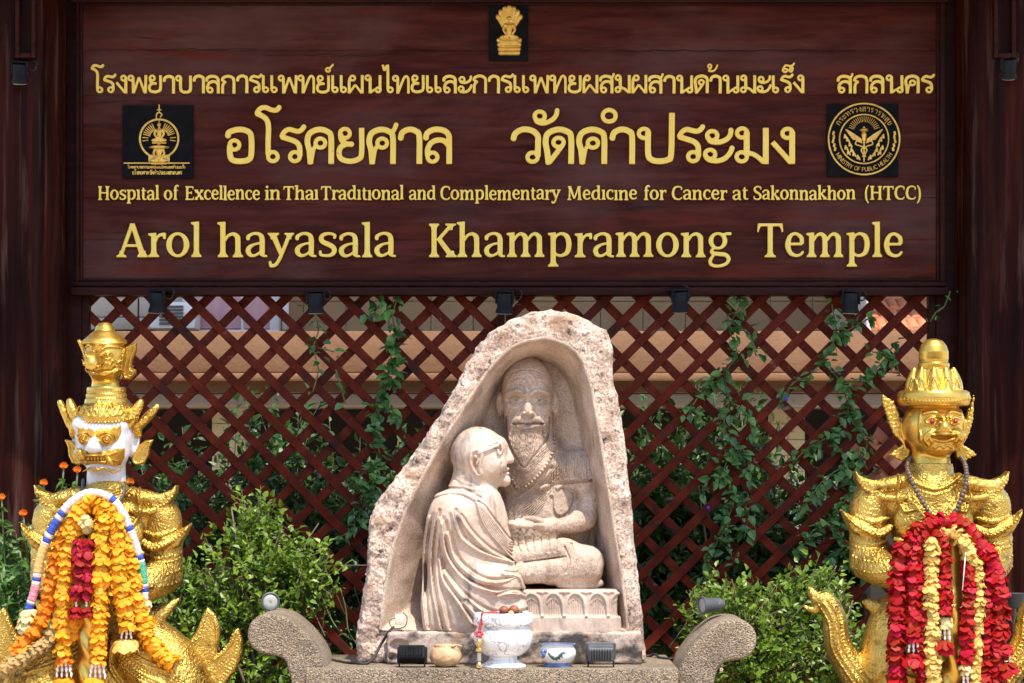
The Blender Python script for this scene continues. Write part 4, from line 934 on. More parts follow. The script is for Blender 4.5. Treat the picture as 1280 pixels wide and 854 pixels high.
# robe: fine pleats over the left shoulder, beads, ragged short sleeve
v.stripes([(700, 578), (706, 590), (690, 618), (676, 646), (630, 648), (628, 622), (650, 622), (674, 602)], 52, 57, 5.0, 2.0, 1.0, 6)
v.stripes([(690, 562), (680, 576), (664, 592), (640, 604), (628, 600), (628, 590), (660, 584), (684, 550)], 52, 57, 4.6, 1.5, .8, 7)
L([(690, 584), (672, 600), (650, 616), (636, 622)], 3.4, -2.2)
v.dots([(695, 542), (693, 560), (686, 578), (674, 594), (660, 607), (648, 612), (640, 600)], 4.8, 2.4, 3.6)
v.stripes([(688, 572), (700, 564), (730, 563), (750, 574), (753, 600), (720, 603), (706, 607), (690, 618), (684, 612)], 1, .08, 6.0, 2.2, 1.2, 8)
for i in range(7): L([(690 + i * 8 - (14 if i == 0 else 0), 603 + (8 if i < 2 else 0) - i * .4), (694 + i * 8 - (10 if i == 0 else 0), 600 + (8 if i < 2 else 0) - i * .4)], 3.2, 2.4)
L([(686, 614), (694, 606), (716, 603), (748, 600)], 2.2, -2.6)
L([(690, 622), (692, 640), (700, 648), (714, 640), (720, 618), (706, 612)], 3, -2.6)
for i in range(6): L([(650 + i * 9, 664), (646 + i * 10, 676), (650 + i * 9, 690)], 2, -1.2)
L([(655, 703), (680, 700), (707, 696)], 1.6, -2.2); L([(706, 684), (712, 700), (708, 716)], 1.4, -1.6)
v.H *= 1.35; v.push(78, 14); v.D += noise3(v.D.shape, 5, 7) * .45 + noise3(v.D.shape, 2.4, 8) * .3
v.mesh(trA, 'hermit_figure', weathered_shade, stele)

# monk: kneeling in profile, robe in sweeping folds
v = Vol(514, 676, 524, 798, -62, 88, .88)
v.ell((585, 690, 22), (56, 84, 40), 6); v.ell((564, 652, 10), (30, 40, 34), 10); v.ell((606, 640, 18), (24, 36, 34), 10)
v.ell((592, 752, 14), (64, 60, 46), 12); v.box(529, 660, 748, 792, -22, 60, 14, 12); v.ell((630, 735, 2), (24, 34, 34), 10); v.ell((634, 770, -2), (26, 24, 32), 8)
v.seg((590, 600, 26), (586, 632, 26), 26, 34, 8)                                                            # neck
v.ell((597, 567, 24), (35, 34, 33), 5); v.ell((604, 586, 22), (27, 24, 27), 8); v.seg((607, 594, 22), (631, 601, 22), 14, 7.5, 6)
v.ell((624, 560, 22), (11, 14, 22), 6); v.tube([(631, 558, 22), (635.5, 568, 22), (638.5, 575, 22)], [3, 3.6, 4.2], 2, fy=.7); v.ell((633, 577, 22), (4.5, 3, 6), 2)
v.seg((629, 587.5, 22), (634.5, 586.2, 22), 3.4, 2.6, 1.5, fy=.5); v.seg((629, 591.6, 22), (634, 592.2, 22), 3.2, 2.6, 1.2, fy=.5); v.ell((630, 601, 22), (6.5, 5.5, 10), 3)
v.ell((620, 580, 8), (14, 13, 12), 8)                                                                       # cheek
L = v.line
L([(588, 572), (590, 565), (597, 563), (602.5, 567), (601, 576), (599.5, 585), (601, 593), (597, 594), (591, 587), (588, 578), (588, 572)], 2.6, 3.4); v.disc((595, 577), 4.5, 9, -4.2); L([(594, 570), (598, 574), (596, 580)], 1.8, 1.6)
L([(598, 567), (612, 561.5), (622, 557.5)], 2.0, 4.0); v.oval((625, 561), 2.8, 7, 1.7, 4.0)
L([(618, 561), (622, 560), (626, 562)], 1.4, -1.6); L([(613, 556), (620, 552), (628, 553)], 2.4, 1.8)
L([(629, 590), (636, 589.2)], 1.2, -2.6); L([(627, 579), (625, 586), (626, 593)], 1.6, -1.5); L([(634, 582), (635, 585)], 1.2, -1)
L([(566, 598), (578, 606), (592, 609)], 2, -1.0); L([(572, 604), (584, 612), (600, 616)], 2, -1.2)
v.push(22, 10)
# robe neckline and folds: raised ridges with hollows beside them
def fold(p, w, h): L(p, w * 1.15, h * 1.15, tent=True); L([(a + w * 1.1, b - w * .7) for a, b in p], w * .8, -h * .8, tent=True)
L([(541, 620), (560, 615), (580, 617), (598, 626)], 3, 2.4); L([(541, 616), (560, 610.5), (582, 612), (601, 622)], 2, -2.6)
fold([(537, 648), (530, 690), (528, 740), (533, 786)], 4, 3.6); fold([(546, 640), (539, 690), (540, 730), (551, 786)], 3.6, 4.6)
fold([(551, 650), (546, 700), (548, 732), (560, 786)], 4, 3.2); fold([(549, 700), (554, 725), (572, 750), (590, 778)], 4.5, 5.2)
fold([(553, 655), (557, 690), (572, 715), (592, 730), (616, 738), (650, 741)], 4.5, 5.4)
fold([(566, 640), (574, 668), (588, 682), (610, 693), (640, 702)], 4, 4.6); fold([(560, 668), (570, 700), (596, 722), (622, 726), (648, 716)], 4, 4.6)
fold([(574, 645), (590, 668), (612, 688), (636, 700)], 3, 3.4); fold([(556, 716), (576, 742), (604, 762), (630, 768), (656, 764)], 4, 4.4)
fold([(580, 752), (606, 776), (634, 784), (656, 778)], 3.6, 3.4); fold([(628, 716), (648, 720), (655, 734)], 3, 3); fold([(618, 744), (640, 738), (656, 744)], 3, 3)
for i in range(7): fold([(596 + i * 1.4, 628 + i * .9), (606 + i * 3.0, 656 + i * 1.0 - i * i * .05), (628 + i * 1.6, 684 - i * 1.4), (646 + i * .3, 703 - i * 6.5)], 1.9, 3.2)
v.push(40, 12); v.D += noise3(v.D.shape, 6, 17) * .35
v.mesh(trA, 'monk_figure', carved, stele)

# ------------------------------------------------------------------ things on the altar
def on_altar(px, y): s = (y - CAMY) / F; return ((px - 640) * s, y, zt)
def px_len(n): return n * sA
k = sA
def lathe_thing(o, name, mat, prof, c, n=40, parent=None, sx=1.0):
    m = MB(); m.lathe(c, [(r * k, h * k) for r, h in prof], n, sx=sx); return m.build(name, mat, parent or o, auto=40)
c = on_altar(629, -1.86); urn = thing('incense_urn', 'white veined marble incense urn holding brown fruit, with a red cord on its rim', 'urn', c)
lathe_thing(urn, 'bowl', porcelain, [(0, 14), (17, 14), (23, 16), (30.5, 22), (35, 30), (36.4, 37), (35.6, 43), (32.5, 48.5), (31.6, 50), (32, 51), (35.5, 52.5), (36.4, 54), (36, 66), (35, 67.5), (30, 67.5), (29, 66), (28, 58), (24, 50), (0, 48)], c, 56)
lathe_thing(urn, 'foot', porcelain, [(0, 0), (27.5, 0), (28.3, 2), (27, 4.5), (21, 7.5), (17.4, 11), (17.4, 14.5), (0, 14.6)], c, 48)
m = MB(); m.sphere((c[0], c[1], c[2] + 61 * k), (28.4 * k, 28.4 * k, 3 * k), 28, 8); m.build('ash', soil, urn, True)
cl = MB()
for a in np.linspace(2.4, 4.0, 5): cl.sphere((c[0] + 17 * k * math.cos(a), c[1] + 17 * k * math.sin(a), c[2] + 66 * k), (10 * k, 8 * k, 2.6 * k), 10, 6)
o = cl.build('offering_cloth', red_cord, None, True, loc=(c[0] - 17 * k, c[1], c[2] + 64 * k)); tag(o, 'crumpled bright red cloth tucked under the brown fruit in the marble urn', 'cloth')
for i, (dx, dy, dz, r, lab) in enumerate(((1, -16, 71, 6.2, 'round brown fruit at the middle of the marble urn mouth'), (13, -15, 71.5, 6.4, 'round brown fruit on the right of the pair in the urn mouth'), (9.5, -22, 67.5, 4.0, 'small tan nut lying in front of the brown fruit in the urn'), (20, -16, 67, 4.4, 'small dark nut at the right edge of the urn mouth'))):
    m = MB(); m.sphere((c[0] + dx * k, c[1] + dy * k, c[2] + dz * k), (r * k, r * k, r * .94 * k), 18, 12)
    o = m.build('fruit', clay_ball if i < 2 else (coconut if i == 2 else bead_wood), None, True, loc=(c[0] + dx * k, c[1] + dy * k, c[2] + (dz - r) * k)); tag(o, lab, 'fruit', 'fruit offered in the urn')
cx = c[0] - 27 * k; cy = c[1] - 25.5 * k
cord = thing('charm_cord', 'red cord with knot and brass bell charm hanging down the urn side', 'charm', (cx, cy, zt))
m = MB(); m.tube([(cx + 3 * k, cy + 6 * k, zt + 68.3 * k), (cx + 1.5 * k, cy, zt + 67.5 * k), (cx, cy - 1.5 * k, zt + 58 * k), (cx - 2 * k, cy - 4 * k, zt + 44 * k)], 1.7 * k, 8)
for a in range(5): m.sphere((cx - 2 * k + 3.4 * k * math.cos(a * 1.3), cy - 5 * k, zt + 43 * k + 3.2 * k * math.sin(a * 1.3)), 2.2 * k, 8, 6)
m.build('cord', red_cord, cord, True)
m = MB(); m.lathe((cx - 2 * k, cy - 4.5 * k, zt), [(0, 38 * k), (3 * k, 37 * k), (4.6 * k, 33 * k), (3 * k, 29 * k), (2 * k, 27 * k), (4.4 * k, 25 * k), (4.2 * k, 22 * k), (1.5 * k, 20.5 * k), (1.4 * k, 9 * k), (2.4 * k, 8 * k), (4.2 * k, 5 * k), (3.6 * k, 2 * k), (0, 1 * k)], 16)
m.build('bell', brass, cord, auto=50)
m = MB(); m.lathe((cx - 2 * k, cy - 4.5 * k, zt), [(0, 20 * k), (2.5 * k, 20 * k), (2.5 * k, 10 * k), (0, 10 * k)], 12); m.build('charm_tube', steel, cord, auto=50)

c = on_altar(557, -1.86); co = thing('coconut', 'dry tan coconut shell with its top cut open beside the marble urn', 'coconut', c)
v = Vol(-26, 26, -36, 6, -26, 26, 1.0); v.ell((0, -14.5, 0), (19.5, 15, 19.5), 1); v.ell((0, -32, -1), (15, 7, 15), 2, '-'); v.ell((0, -24, 0), (12.5, 9, 12.5), 1, '-'); v.tube([(10 * math.cos(a) * 1.25, -27.3, 12 * math.sin(a)) for a in np.linspace(.2, 6, 10)], 1.6, .6)
v.D += noise3(v.D.shape, 6, 31) * .8 + noise3(v.D.shape, 2.5, 32) * .4; v.tube([(8, -27, -13), (14, -28.5, -12), (20, -27, -10)], 1.0, .3)
v.mesh(lambda q: q * k + np.array(c), 'shell', coconut, co)
c = on_altar(697, -1.84); bw = thing('porcelain_bowl', 'small white porcelain bowl painted with blue and green, right of the marble urn', 'bowl', c)
lathe_thing(bw, 'body', glaze_white, [(0, 6), (16, 6), (20.5, 10), (22.8, 16), (22.4, 21), (20.3, 25), (19.5, 26.5), (21.8, 28.6), (21.8, 29.4), (19.5, 29.4), (18, 25), (19.5, 18), (14, 11), (0, 10)], c, 44)
lathe_thing(bw, 'rim_band', glaze_blue, [(21.0, 29.4), (22.2, 29.3), (22.6, 28.9), (22.3, 28.2), (21.2, 28.2)], c, 44)
lathe_thing(bw, 'foot_ring', glaze_blue, [(0, 0), (16.6, 0), (17.2, 1.5), (16.4, 5), (14.6, 7), (0, 7)], c, 36)
def on_bowl(a, h, r=23.2): return (c[0] + r * k * math.sin(a), c[1] - r * k * math.cos(a), c[2] + h * k)
def rr_at(h): return float(np.interp(h, [6, 10, 16, 21, 25], [16.2, 20.7, 23.0, 22.6, 20.5])) - .3
m = MB(); q = [(-.55, 19), (-.42, 16), (-.2, 12.5), (0, 13.5), (.15, 17), (.3, 19.5), (.42, 18)]
m.tube([on_bowl(a, h, rr_at(h)) for a, h in spline(q, 4)], [r * k for r in np.interp(range(25), [0, 6, 18, 24], [1, 2.2, 1.8, .6])], 6)
for a, h in ((-.3, 10), (-.1, 9), (.05, 11), (.2, 13)): m.tube([on_bowl(a, h + 3, rr_at(h + 3)), on_bowl(a + .06, h, rr_at(h))], [1.3 * k, .5 * k], 6)
m.build('painted_branch', glaze_green, bw, True)
m = MB()
for a, h, r in ((-1.0, 20, 3), (-.85, 17, 3.4), (-.72, 21, 2.6), (-.95, 14, 2.4), (.62, 20, .8), (.75, 17, .8)): m.sphere(on_bowl(a, h, rr_at(h) - .6), (r * k, r * k, r * k), 10, 7)
m.build('painted_flower', glaze_blue, bw, True)

def flood(px, label, face):
    c = on_altar(px, -1.88); o = thing('floodlight', label, 'lamp', c, 'small floodlights on the altar'); cx, cy, cz = c
    m = MB(); w = 15.5 * k
    m.tube([(cx - w, cy, cz + 15 * k), (cx - w, cy - 1 * k, cz + 1.2 * k), (cx - w + 2 * k, cy - 4 * k, cz + 1 * k), (cx + w - 2 * k, cy - 4 * k, cz + 1 * k), (cx + w, cy - 1 * k, cz + 1.2 * k), (cx + w, cy, cz + 15 * k)], 1.1 * k, 6); m.build('bracket', lamp_black, o)
    v = Vol(-24, 24, -34, 2, -22, 22, .8)
    v.box(-16, 16, -26, -8, -7, 7, 2); v.box(-18.5, 18.5, -29, -7, 5, 9, 1.5, 1)
    for i in range(9): v.box(-14 + i * 3.2, -12.6 + i * 3.2, -24, -10, -10, -6, .4)
    D = v.D
    ang = face; ca, sa = math.cos(ang), math.sin(ang)
    def tr(q):
        y, z = q[:, 1], q[:, 2] - 16; return np.stack([q[:, 0] * k + cx, (y * ca - z * sa) * k + cy, (y * sa + z * ca + 17) * k + cz], 1)
    v.mesh(tr, 'housing', lamp_black if face < 0 else lamp_grey, o)
    m = MB(); m.add([tr(np.array([p]))[0] for p in ((-16, 9.6, 9), (16, 9.6, 9), (16, 9.6, 27), (-16, 9.6, 27))], [(0, 1, 2, 3)]); m.build('lens', lamp_lens, o)
    return o
flood(515, 'small black floodlight left of the coconut, tilted up at the carving', -0.5)
flood(751, 'small grey ribbed floodlight standing right of the painted bowl', 0.25)

# small box with cable on the ledge, cables behind the bench
c = P(500, 786, YA - .03); sb = thing('sensor_box', 'small cream electrical box on the ledge by the monk carving', 'switch box', c)
m = MB(); m.box(c[0] - 6 * k, c[0] + 6 * k, c[1] - 4 * k, c[1] + 4 * k, c[2] + 5 * k, c[2] + 18 * k, .003); m.build('box', M('cream_plastic', [(0.62, 0.54, 0.42), (0.70, 0.62, 0.50)], 20, rough=.5), sb, auto=40)
m = MB(); m.tube(spline([(c[0] - 4 * k, c[1], c[2] + 14 * k), (c[0] - 13 * k, c[1] - 4 * k, c[2] + 10 * k), (c[0] - 8 * k, c[1] - 8 * k, c[2] + 1 * k), (c[0] + 6 * k, c[1] - 8 * k, c[2] + 3 * k), (c[0] + 9 * k, c[1] - 6 * k, c[2] + 14 * k), (c[0] + 4 * k, c[1], c[2] + 20 * k)], 5), .8 * k, 6); m.build('wire', bead_wood, sb, True)
for lab, q in (('black cable looping over the left end of the altar beside the stele', [(412, 829, -1.5), (440, 828.5, -1.72), (462, 828, -1.74), (476, 806, -1.70), (486, 790, -1.72), (492, 784, -1.69)]),
               ('black cable lying on the right end of the altar behind the stele', [(806, 825, -1.3), (818, 818, -1.32), (826, 824, -1.4), (838, 828, -1.45), (850, 815, -1.4)])):
    pts = spline([P(a, b, y) for a, b, y in q], 6); pts[:, 2] = np.maximum(pts[:, 2], zt + .006) if True else 0
    m = MB(); m.tube(pts, .0055, 7); o = m.build('cable', cable_black, None, True, loc=tuple(pts[0])); tag(o, lab, 'cable')
# ------------------------------------------------------------------ house beyond the lattice
YB = 4.6
sB = (YB - CAMY) / F
def bx(m, x0, x1, py0, py1, ya, yb, b=0.0): return px_box(m, x0, x1, py0, py1, ya, yb, b)
house = thing('house', 'tan rendered house with a balcony parapet seen through the lattice', 'house', (0, YB, 0))
m = MB(); px_box(m, -40, 1240, 414, 466, YB, YB + .25, .01); px_box(m, -40, 1240, 476, 492, YB + .03, YB + .3, .008); m.build('parapet', stucco, house, auto=40)
m = MB(); px_box(m, -40, 1240, 466.4, 475.6, YB - .10, YB + .3, .01); m.build('ledge', stucco, house, auto=40)
m = MB(); px_box(m, -40, 1240, 492.4, 509, YB - .02, YB + .32, .01); m.build('beam', paint_grey, house, auto=40)
yw = YB + 1.0
m = MB(); s = (yw - CAMY) / F; z1 = 6.0
m.box(-5, 5, yw, yw + .2, CZ - (420 - HY) * s, z1); m.build('upper_wall', stucco_pale, house)
m = MB()
for r_ in range(6):
    for c_ in range(34):
        if 10 < c_ < 11: continue
        x = -4.6 + c_ * .272; z = 2.28 + r_ * .30
        m.box(x + .003, x + .269, yw - .012, yw - .001, z + .003, z + .297)
m.build('wall_tile', stucco_pale, house)
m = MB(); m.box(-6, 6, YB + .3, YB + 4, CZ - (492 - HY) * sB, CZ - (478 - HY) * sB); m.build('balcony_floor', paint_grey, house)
m = MB(); m.box(-6, 6, YB + 4.0, YB + 4.2, 0.0, 2.05); m.box(-6.2, -6, YB + .3, YB + 4, 0, 2.05); m.box(6, 6.2, YB + .3, YB + 4, 0, 2.05); m.build('porch_wall', porch_shade, house)
for x in (286, 985):
    m = MB(); px_box(m, x - 21, x + 21, 509.3, 1200, YB + .52, YB + .72); s_ = sB
    for j in range(12): px_box(m, x - 20.4, x - .6, 510 + j * 20, 529 + j * 20, YB + .508, YB + .518, 0); px_box(m, x + .6, x + 20.4, 510 + j * 20, 529 + j * 20, YB + .508, YB + .518, 0)
    m.build('pillar', M('pillar_tile', [(0.46, 0.38, 0.24), (0.56, 0.48, 0.32)], 3, rough=.5), house)
w = MB(); px_box(w, 232, 338, 345, 411, yw - .10, yw - .02, .006); fr = w.build('window', pink_cloth, house, auto=40)
m = MB()
px_box(m, 228, 349, 330, 339, yw - .141, yw - .031, .004); px_box(m, 228, 349, 412, 416, yw - .141, yw - .031, .004)
for a, b in ((228, 233.5), (301, 304), (337, 349)): px_box(m, a, b, 338, 413, yw - .14, yw - .03, .004)
m.build('window_frame', paint_white, fr, auto=40)
m = MB()
for a in range(2): px_box(m, 112 + a * 62, 112 + a * 62 + 60, 372, 396, yw - .06, yw - .014, .004); px_box(m, 112 + a * 62, 112 + a * 62 + 60, 397, 412, yw - .06, yw - .014, .004)
m.build('pale_panel', tile_pale, house, auto=40)
m = MB(); px_box(m, 1036, 1087, 340, 412, yw - .06, yw - .014, .004)
m.build('pale_panel', tile_pale, house, auto=40)
ac = thing('air_conditioner', 'white air conditioner unit with slatted grille on the house balcony', 'air conditioner', P(212, 412, YB + .7), None)
m = MB(); px_box(m, 186, 244, 377, 411, YB + .55, YB + .85, .015); m.build('casing', paint_white, ac, auto=40)
m = MB()
for i in range(6): px_box(m, 199, 229, 382 + i * 4.2, 384.4 + i * 4.2, YB + .535, YB + .549)
m.build('grille', lamp_grey, ac)
pp = thing('drain_pipe', 'thin white drain pipe standing against the tan house wall', 'pipe', P(346, 412, yw - .2))
m = MB(); m.tube([P(357, 412, yw - .2), P(357, 380, yw - .2), P(357, 300, yw - .2)], .022, 10); m.build('pipe', paint_white, pp, True)
m = MB(); m.box(-7, 7, YB - .15, YB + 2.2, 3.55, 3.75); m.build('added_roof_slab', paint_grey, house)  # unseen overhang added to shade the upper wall
# tiled lean-to roof at the right
rf = thing('tiled_porch_roof', 'terracotta tiled porch roof with white fascia right of the house wall', 'roof', P(1125, 420, YB + .3))
m = MB()
for r_ in range(5):
    for c_ in range(9):
        px = 1092 + c_ * 13 + (r_ % 2) * 2; y = YB + .15 + r_ * .16; py = 416 - r_ * 13
        a = np.array(P(px, py, y)); rr = .036
        vv = []
        for t_ in (0, 1):
            for i in range(7):
                an = math.pi * i / 6; vv.append((a[0] - rr * math.cos(an) * (1.0 - .12 * t_), a[1] + .20 * t_, a[2] + rr * .8 * math.sin(an) + .085 * t_ + .012 * (1 - t_)))
        m.add(vv, [(i, i + 1, i + 8, i + 7) for i in range(6)] + [tuple(range(7))])
m.build('roof_tiles', terracotta, rf, auto=50)
m = MB(); px_box(m, 1086, 1240, 419, 426, YB + .12, YB + .16, .004); px_box(m, 1083, 1089, 330, 426, YB + .1, YB + .9, .004); m.build('fascia', paint_white, rf, auto=40)
st = thing('roof_tile_stack', 'loose broken terracotta tiles heaped behind the right lattice', 'roof tiles', P(1110, 600, 1.6))
g = random.Random(2); m = MB()
for i in range(16):
    a = np.array(P(1094 + g.uniform(-14, 36), 535 + i * 5 + g.uniform(-3, 3), 1.5 + g.uniform(0, .3))); t_ = g.uniform(-.7, .7); w_, h_ = .07, .045
    u = np.array((math.cos(t_), .2, math.sin(t_))) * w_; q = np.array((-math.sin(t_), .1, math.cos(t_))) * h_
    vv = []
    for kx in range(5):
        f_ = kx / 4 * 2 - 1
        for s_ in (-1, 1): vv.append(a + u * f_ + q * s_ + np.array((0, -.03 * (1 - f_ * f_), 0)))
    vv += [p + np.array((0, .014, 0)) for p in vv]
    m.add(vv, [(2 * i_, 2 * i_ + 2, 2 * i_ + 3, 2 * i_ + 1) for i_ in range(4)] + [(10 + 2 * i_, 11 + 2 * i_, 13 + 2 * i_, 12 + 2 * i_) for i_ in range(4)])
m.build('tile', terracotta, st); 
m = MB(); m.box(*[P(1085, 0, 1.6)[0], P(1160, 0, 1.6)[0]], 1.5, 1.95, 0.0, P(0, 600, 1.6)[2]); m.build('block_base', paint_grey, st)

# ------------------------------------------------------------------ plants
def leaves(pos, dirs, L, W, seed, droop=.25, fold=.25):
    """folded six-point leaf blades; returns verts, faces, tint"""
    g = np.random.default_rng(seed); n = len(pos); d = dirs / (np.linalg.norm(dirs, axis=1, keepdims=True) + 1e-9)
    up = np.tile(np.array([[0, -.35, 1.0]]), (n, 1)) + g.normal(0, .45, (n, 3))
    s = np.cross(d, up); s /= np.linalg.norm(s, axis=1, keepdims=True) + 1e-9; u = np.cross(s, d)
    z_ = g.uniform(.45, 1.2, n); L = (L * z_)[:, None]; W = (W * z_ * g.uniform(.85, 1.15, n))[:, None]
    b = pos; t = pos + d * L - u * L * droop
    m1 = pos + d * L * .32 - u * L * droop * .15; m2 = pos + d * L * .68 - u * L * droop * .5
    l1, r1 = m1 - s * W * .48 + u * W * fold, m1 + s * W * .48 + u * W * fold; l2, r2 = m2 - s * W * .36 + u * W * fold * .8, m2 + s * W * .36 + u * W * fold * .8
    v = np.stack([b, m1, m2, t, l1, l2, r1, r2], 1).reshape(-1, 3)
    o = np.arange(n)[:, None] * 8
    f = np.concatenate([o + np.array([[0, 1, 4, 4]]), o + np.array([[4, 1, 2, 5]]), o + np.array([[5, 2, 3, 3]]), o + np.array([[0, 6, 1, 1]]), o + np.array([[6, 7, 2, 1]]), o + np.array([[7, 3, 2, 2]])])
    fl = [tuple(dict.fromkeys(q)) for q in f.tolist()]
    return v, fl, np.repeat(g.uniform(0, 1, n), 8)

def bush(name, label, cat, c, r, ntwig, per, L, W, mat, seed, group=None, hollow=.55, lobes=(), stems=7, up=.5, extra=None, ymin=None):
    """twigs spread through an ellipsoid with lobes; every twig carries alternate leaves"""
    g = np.random.default_rng(seed); o = thing(name, label, cat, (c[0], c[1], 0), group)
    cs = [(np.array(c), np.array(r), 1.0)] + [(np.array(a), np.array(b), w_) for a, b, w_ in lobes]
    wt = np.array([w_ for *_, w_ in cs]); pick = g.choice(len(cs), ntwig, p=wt / wt.sum())
    u = g.normal(0, 1, (ntwig, 3)); u /= np.linalg.norm(u, axis=1, keepdims=True); rad = hollow + (1 - hollow) * g.uniform(0, 1, ntwig) ** .6
    C = np.array([cs[i][0] for i in pick]); RR = np.array([cs[i][1] for i in pick])
    tip = C + u * RR * rad[:, None] * g.uniform(.82, 1.16, (ntwig, 1)); keep = tip[:, 2] > .05
    if ymin is not None: keep &= tip[:, 1] > ymin
    tip, u, RR, C = tip[keep], u[keep], RR[keep], C[keep]; n = len(tip)
    d = u * RR / RR.max() + np.array([0, -.15, up]) + g.normal(0, .28, (n, 3)); d /= np.linalg.norm(d, axis=1, keepdims=True)
    pos, dr = [], []
    for k_ in range(per):
        t_ = k_ / per; a = g.uniform(0, 2 * math.pi, n)
        e1 = np.cross(d, [0.3, 1, .2]); e1 /= np.linalg.norm(e1, axis=1, keepdims=True); e2 = np.cross(d, e1)
        sd = e1 * np.cos(a)[:, None] + e2 * np.sin(a)[:, None]
        pos.append(tip - d * (L * .62 * (per - k_))); dr.append(d * (.35 + .5 * t_) + sd * (1.0 - .55 * t_))
    v, f, t_ = leaves(np.vstack(pos), np.vstack(dr), L, W, seed + 1)
    tw = np.tile(g.uniform(0, 1, n), per); t_ = .55 * t_ + .45 * np.repeat(tw, 8)
    obj('foliage', v, f, mat, o, tint=t_)
    m = MB()
    for i in range(stems):
        a = tip[g.integers(n)]; b0 = np.array([c[0] + g.uniform(-.12, .12), c[1] + g.uniform(-.08, .08), 0])
        m.tube(spline([b0, b0 * .5 + a * .5 + g.normal(0, .05, 3), a], 4), [.012 * (1 - .09 * q) for q in range(9)], 5)
    for i in range(0, n, 3): m.tube([tip[i] - d[i] * L * .62 * per * 1.6, tip[i]], [.003, .0012], 4)
    m.build('stem', stem_brown, o, True)
    if extra: extra(o, tip, d, g)
    return o
def blooms(mat, r, every, name='blossom'):
    def fn(o, tip, d, g):
        m = MB()
        for i in range(0, len(tip), every):
            if tip[i][1] > o.location.y + .05: continue
            for a in range(5):
                an = a * 1.257; e = np.array((math.cos(an) * r * .8, -r * .5, math.sin(an) * r * .8)); m.sphere(tip[i] + d[i] * .01 + e, (r * .62, r * .4, r * .62), 6, 4)
        if m.v: obj(name, m.v, m.f, mat, o, True, tint=np.full(len(m.v), .5))
    return fn
def Q(px, py, y): return np.array(P(px, py, y))
# sunlit bushes in front of the lattice
bush('round_bush', 'round bright green small-leaved bush between the white-faced guardian and the altar', 'bush', Q(318, 735, -.85), (.30, .28, .36), 1000, 8, .034, .022, leaf_bright, 21,
     lobes=((Q(260, 770, -.8), (.30, .25, .30), .8), (Q(375, 705, -.8), (.17, .18, .16), .45), (Q(300, 850, -.85), (.42, .28, .34), 1.0), (Q(322, 650, -.75), (.14, .14, .18), .35), (Q(225, 720, -.7), (.12, .15, .12), .25)), stems=12, hollow=.35)
bush('spreading_bush', 'spreading bright green bush between the altar and the guardian with red garlands', 'bush', Q(960, 800, -.95), (.42, .28, .26), 950, 8, .033, .021, leaf_bright, 33,
     lobes=((Q(905, 755, -.85), (.20, .2, .16), .6), (Q(1010, 745, -.8), (.22, .2, .17), .7), (Q(960, 870, -.95), (.5, .28, .26), .9), (Q(1050, 790, -.9), (.18, .2, .22), .5)), stems=10, hollow=.35, extra=blooms(fl_pale, .006, 60))
bush('low_bush', 'low green bush with tiny yellow blossoms at the right edge by the golden tail', 'bush', Q(1285, 815, -.9), (.22, .22, .22), 200, 8, .032, .017, leaf_mid, 44, lobes=((Q(1262, 860, -.9), (.22, .2, .2), .7),), stems=5, hollow=.3, extra=blooms(pet_yellow, .006, 50))
# hedge behind the lattice
for i, (px, py, w_, h_, sd, lab) in enumerate((
    (215, 670, .48, .62, 51, 'dark green shrub behind the lattice beside the white-faced guardian head'), (345, 640, .44, .66, 52, 'dark green shrub behind the lattice above the round leafy bush'),
    (470, 660, .46, .60, 53, 'dark green shrub behind the lattice just left of the carved boulder'), (590, 700, .4, .5, 54, 'dark green shrub behind the lattice hidden mostly by the carved boulder'),
    (800, 640, .36, .62, 55, 'dark green shrub behind the lattice just right of the carved boulder'), (900, 620, .40, .66, 56, 'dark green shrub behind the lattice below the long climbing vine'),
    (1010, 680, .44, .56, 57, 'dark green shrub behind the lattice left of the gold guardian with red garlands'), (1120, 700, .36, .52, 58, 'dark green shrub behind the lattice nearest the right log post'))):
    c = Q(px, py, 2.05); c[2] = max(.5, c[2] - .16)
    bush('hedge_shrub', lab, 'shrub', c, (w_ * 1.15, .42, h_ * 1.25), 560, 7, .066, .038, leaf_dark_shade, sd, 'shrubs behind the lattice', hollow=.3, stems=6, ymin=.16)
# flowers at the far left, behind the white-faced statue
fp = thing('flowering_plant', 'leggy plant with orange flowers behind the white-faced guardian shoulder', 'plant', Q(30, 900, -.9))
g = np.random.default_rng(8); m = MB(); pos, dr = [], []; heads = []
for (px, py, kind) in ((80, 583, 1), (97, 588, 1), (29, 642, 1), (2, 622, 1), (55, 604, 1), (163, 603, 1), (16, 710, 0), (1, 716, 0), (13, 665, 0), (45, 655, 0), (25, 690, 0), (36, 735, 0), (6, 670, 0), (55, 640, 0), (12, 745, 0), (40, 770, 0), (185, 738, 1)):
    y = -1.15 + g.uniform(-.12, .12); a = Q(px, py, y); b0 = Q(30 + (px - 30) * .6 + g.uniform(-10, 10), 920, y + .05)
    q = spline([b0, (a + b0) / 2 + g.normal(0, .02, 3), a], 8); m.tube(q, [.004] * len(q), 5)
    if kind: heads.append(a)
    for p_ in q[5:-1]:
        for _ in range(8): pos.append(p_ + g.normal(0, .010, 3)); dr.append(g.normal(0, 1, 3) + np.array((0, -.4, .2)))
m.build('stalk', stem_green, fp, True)
v, f, t_ = leaves(np.array(pos), np.array(dr), .055, .026, 9); obj('foliage', v, f, leaf_mid, fp, tint=t_)
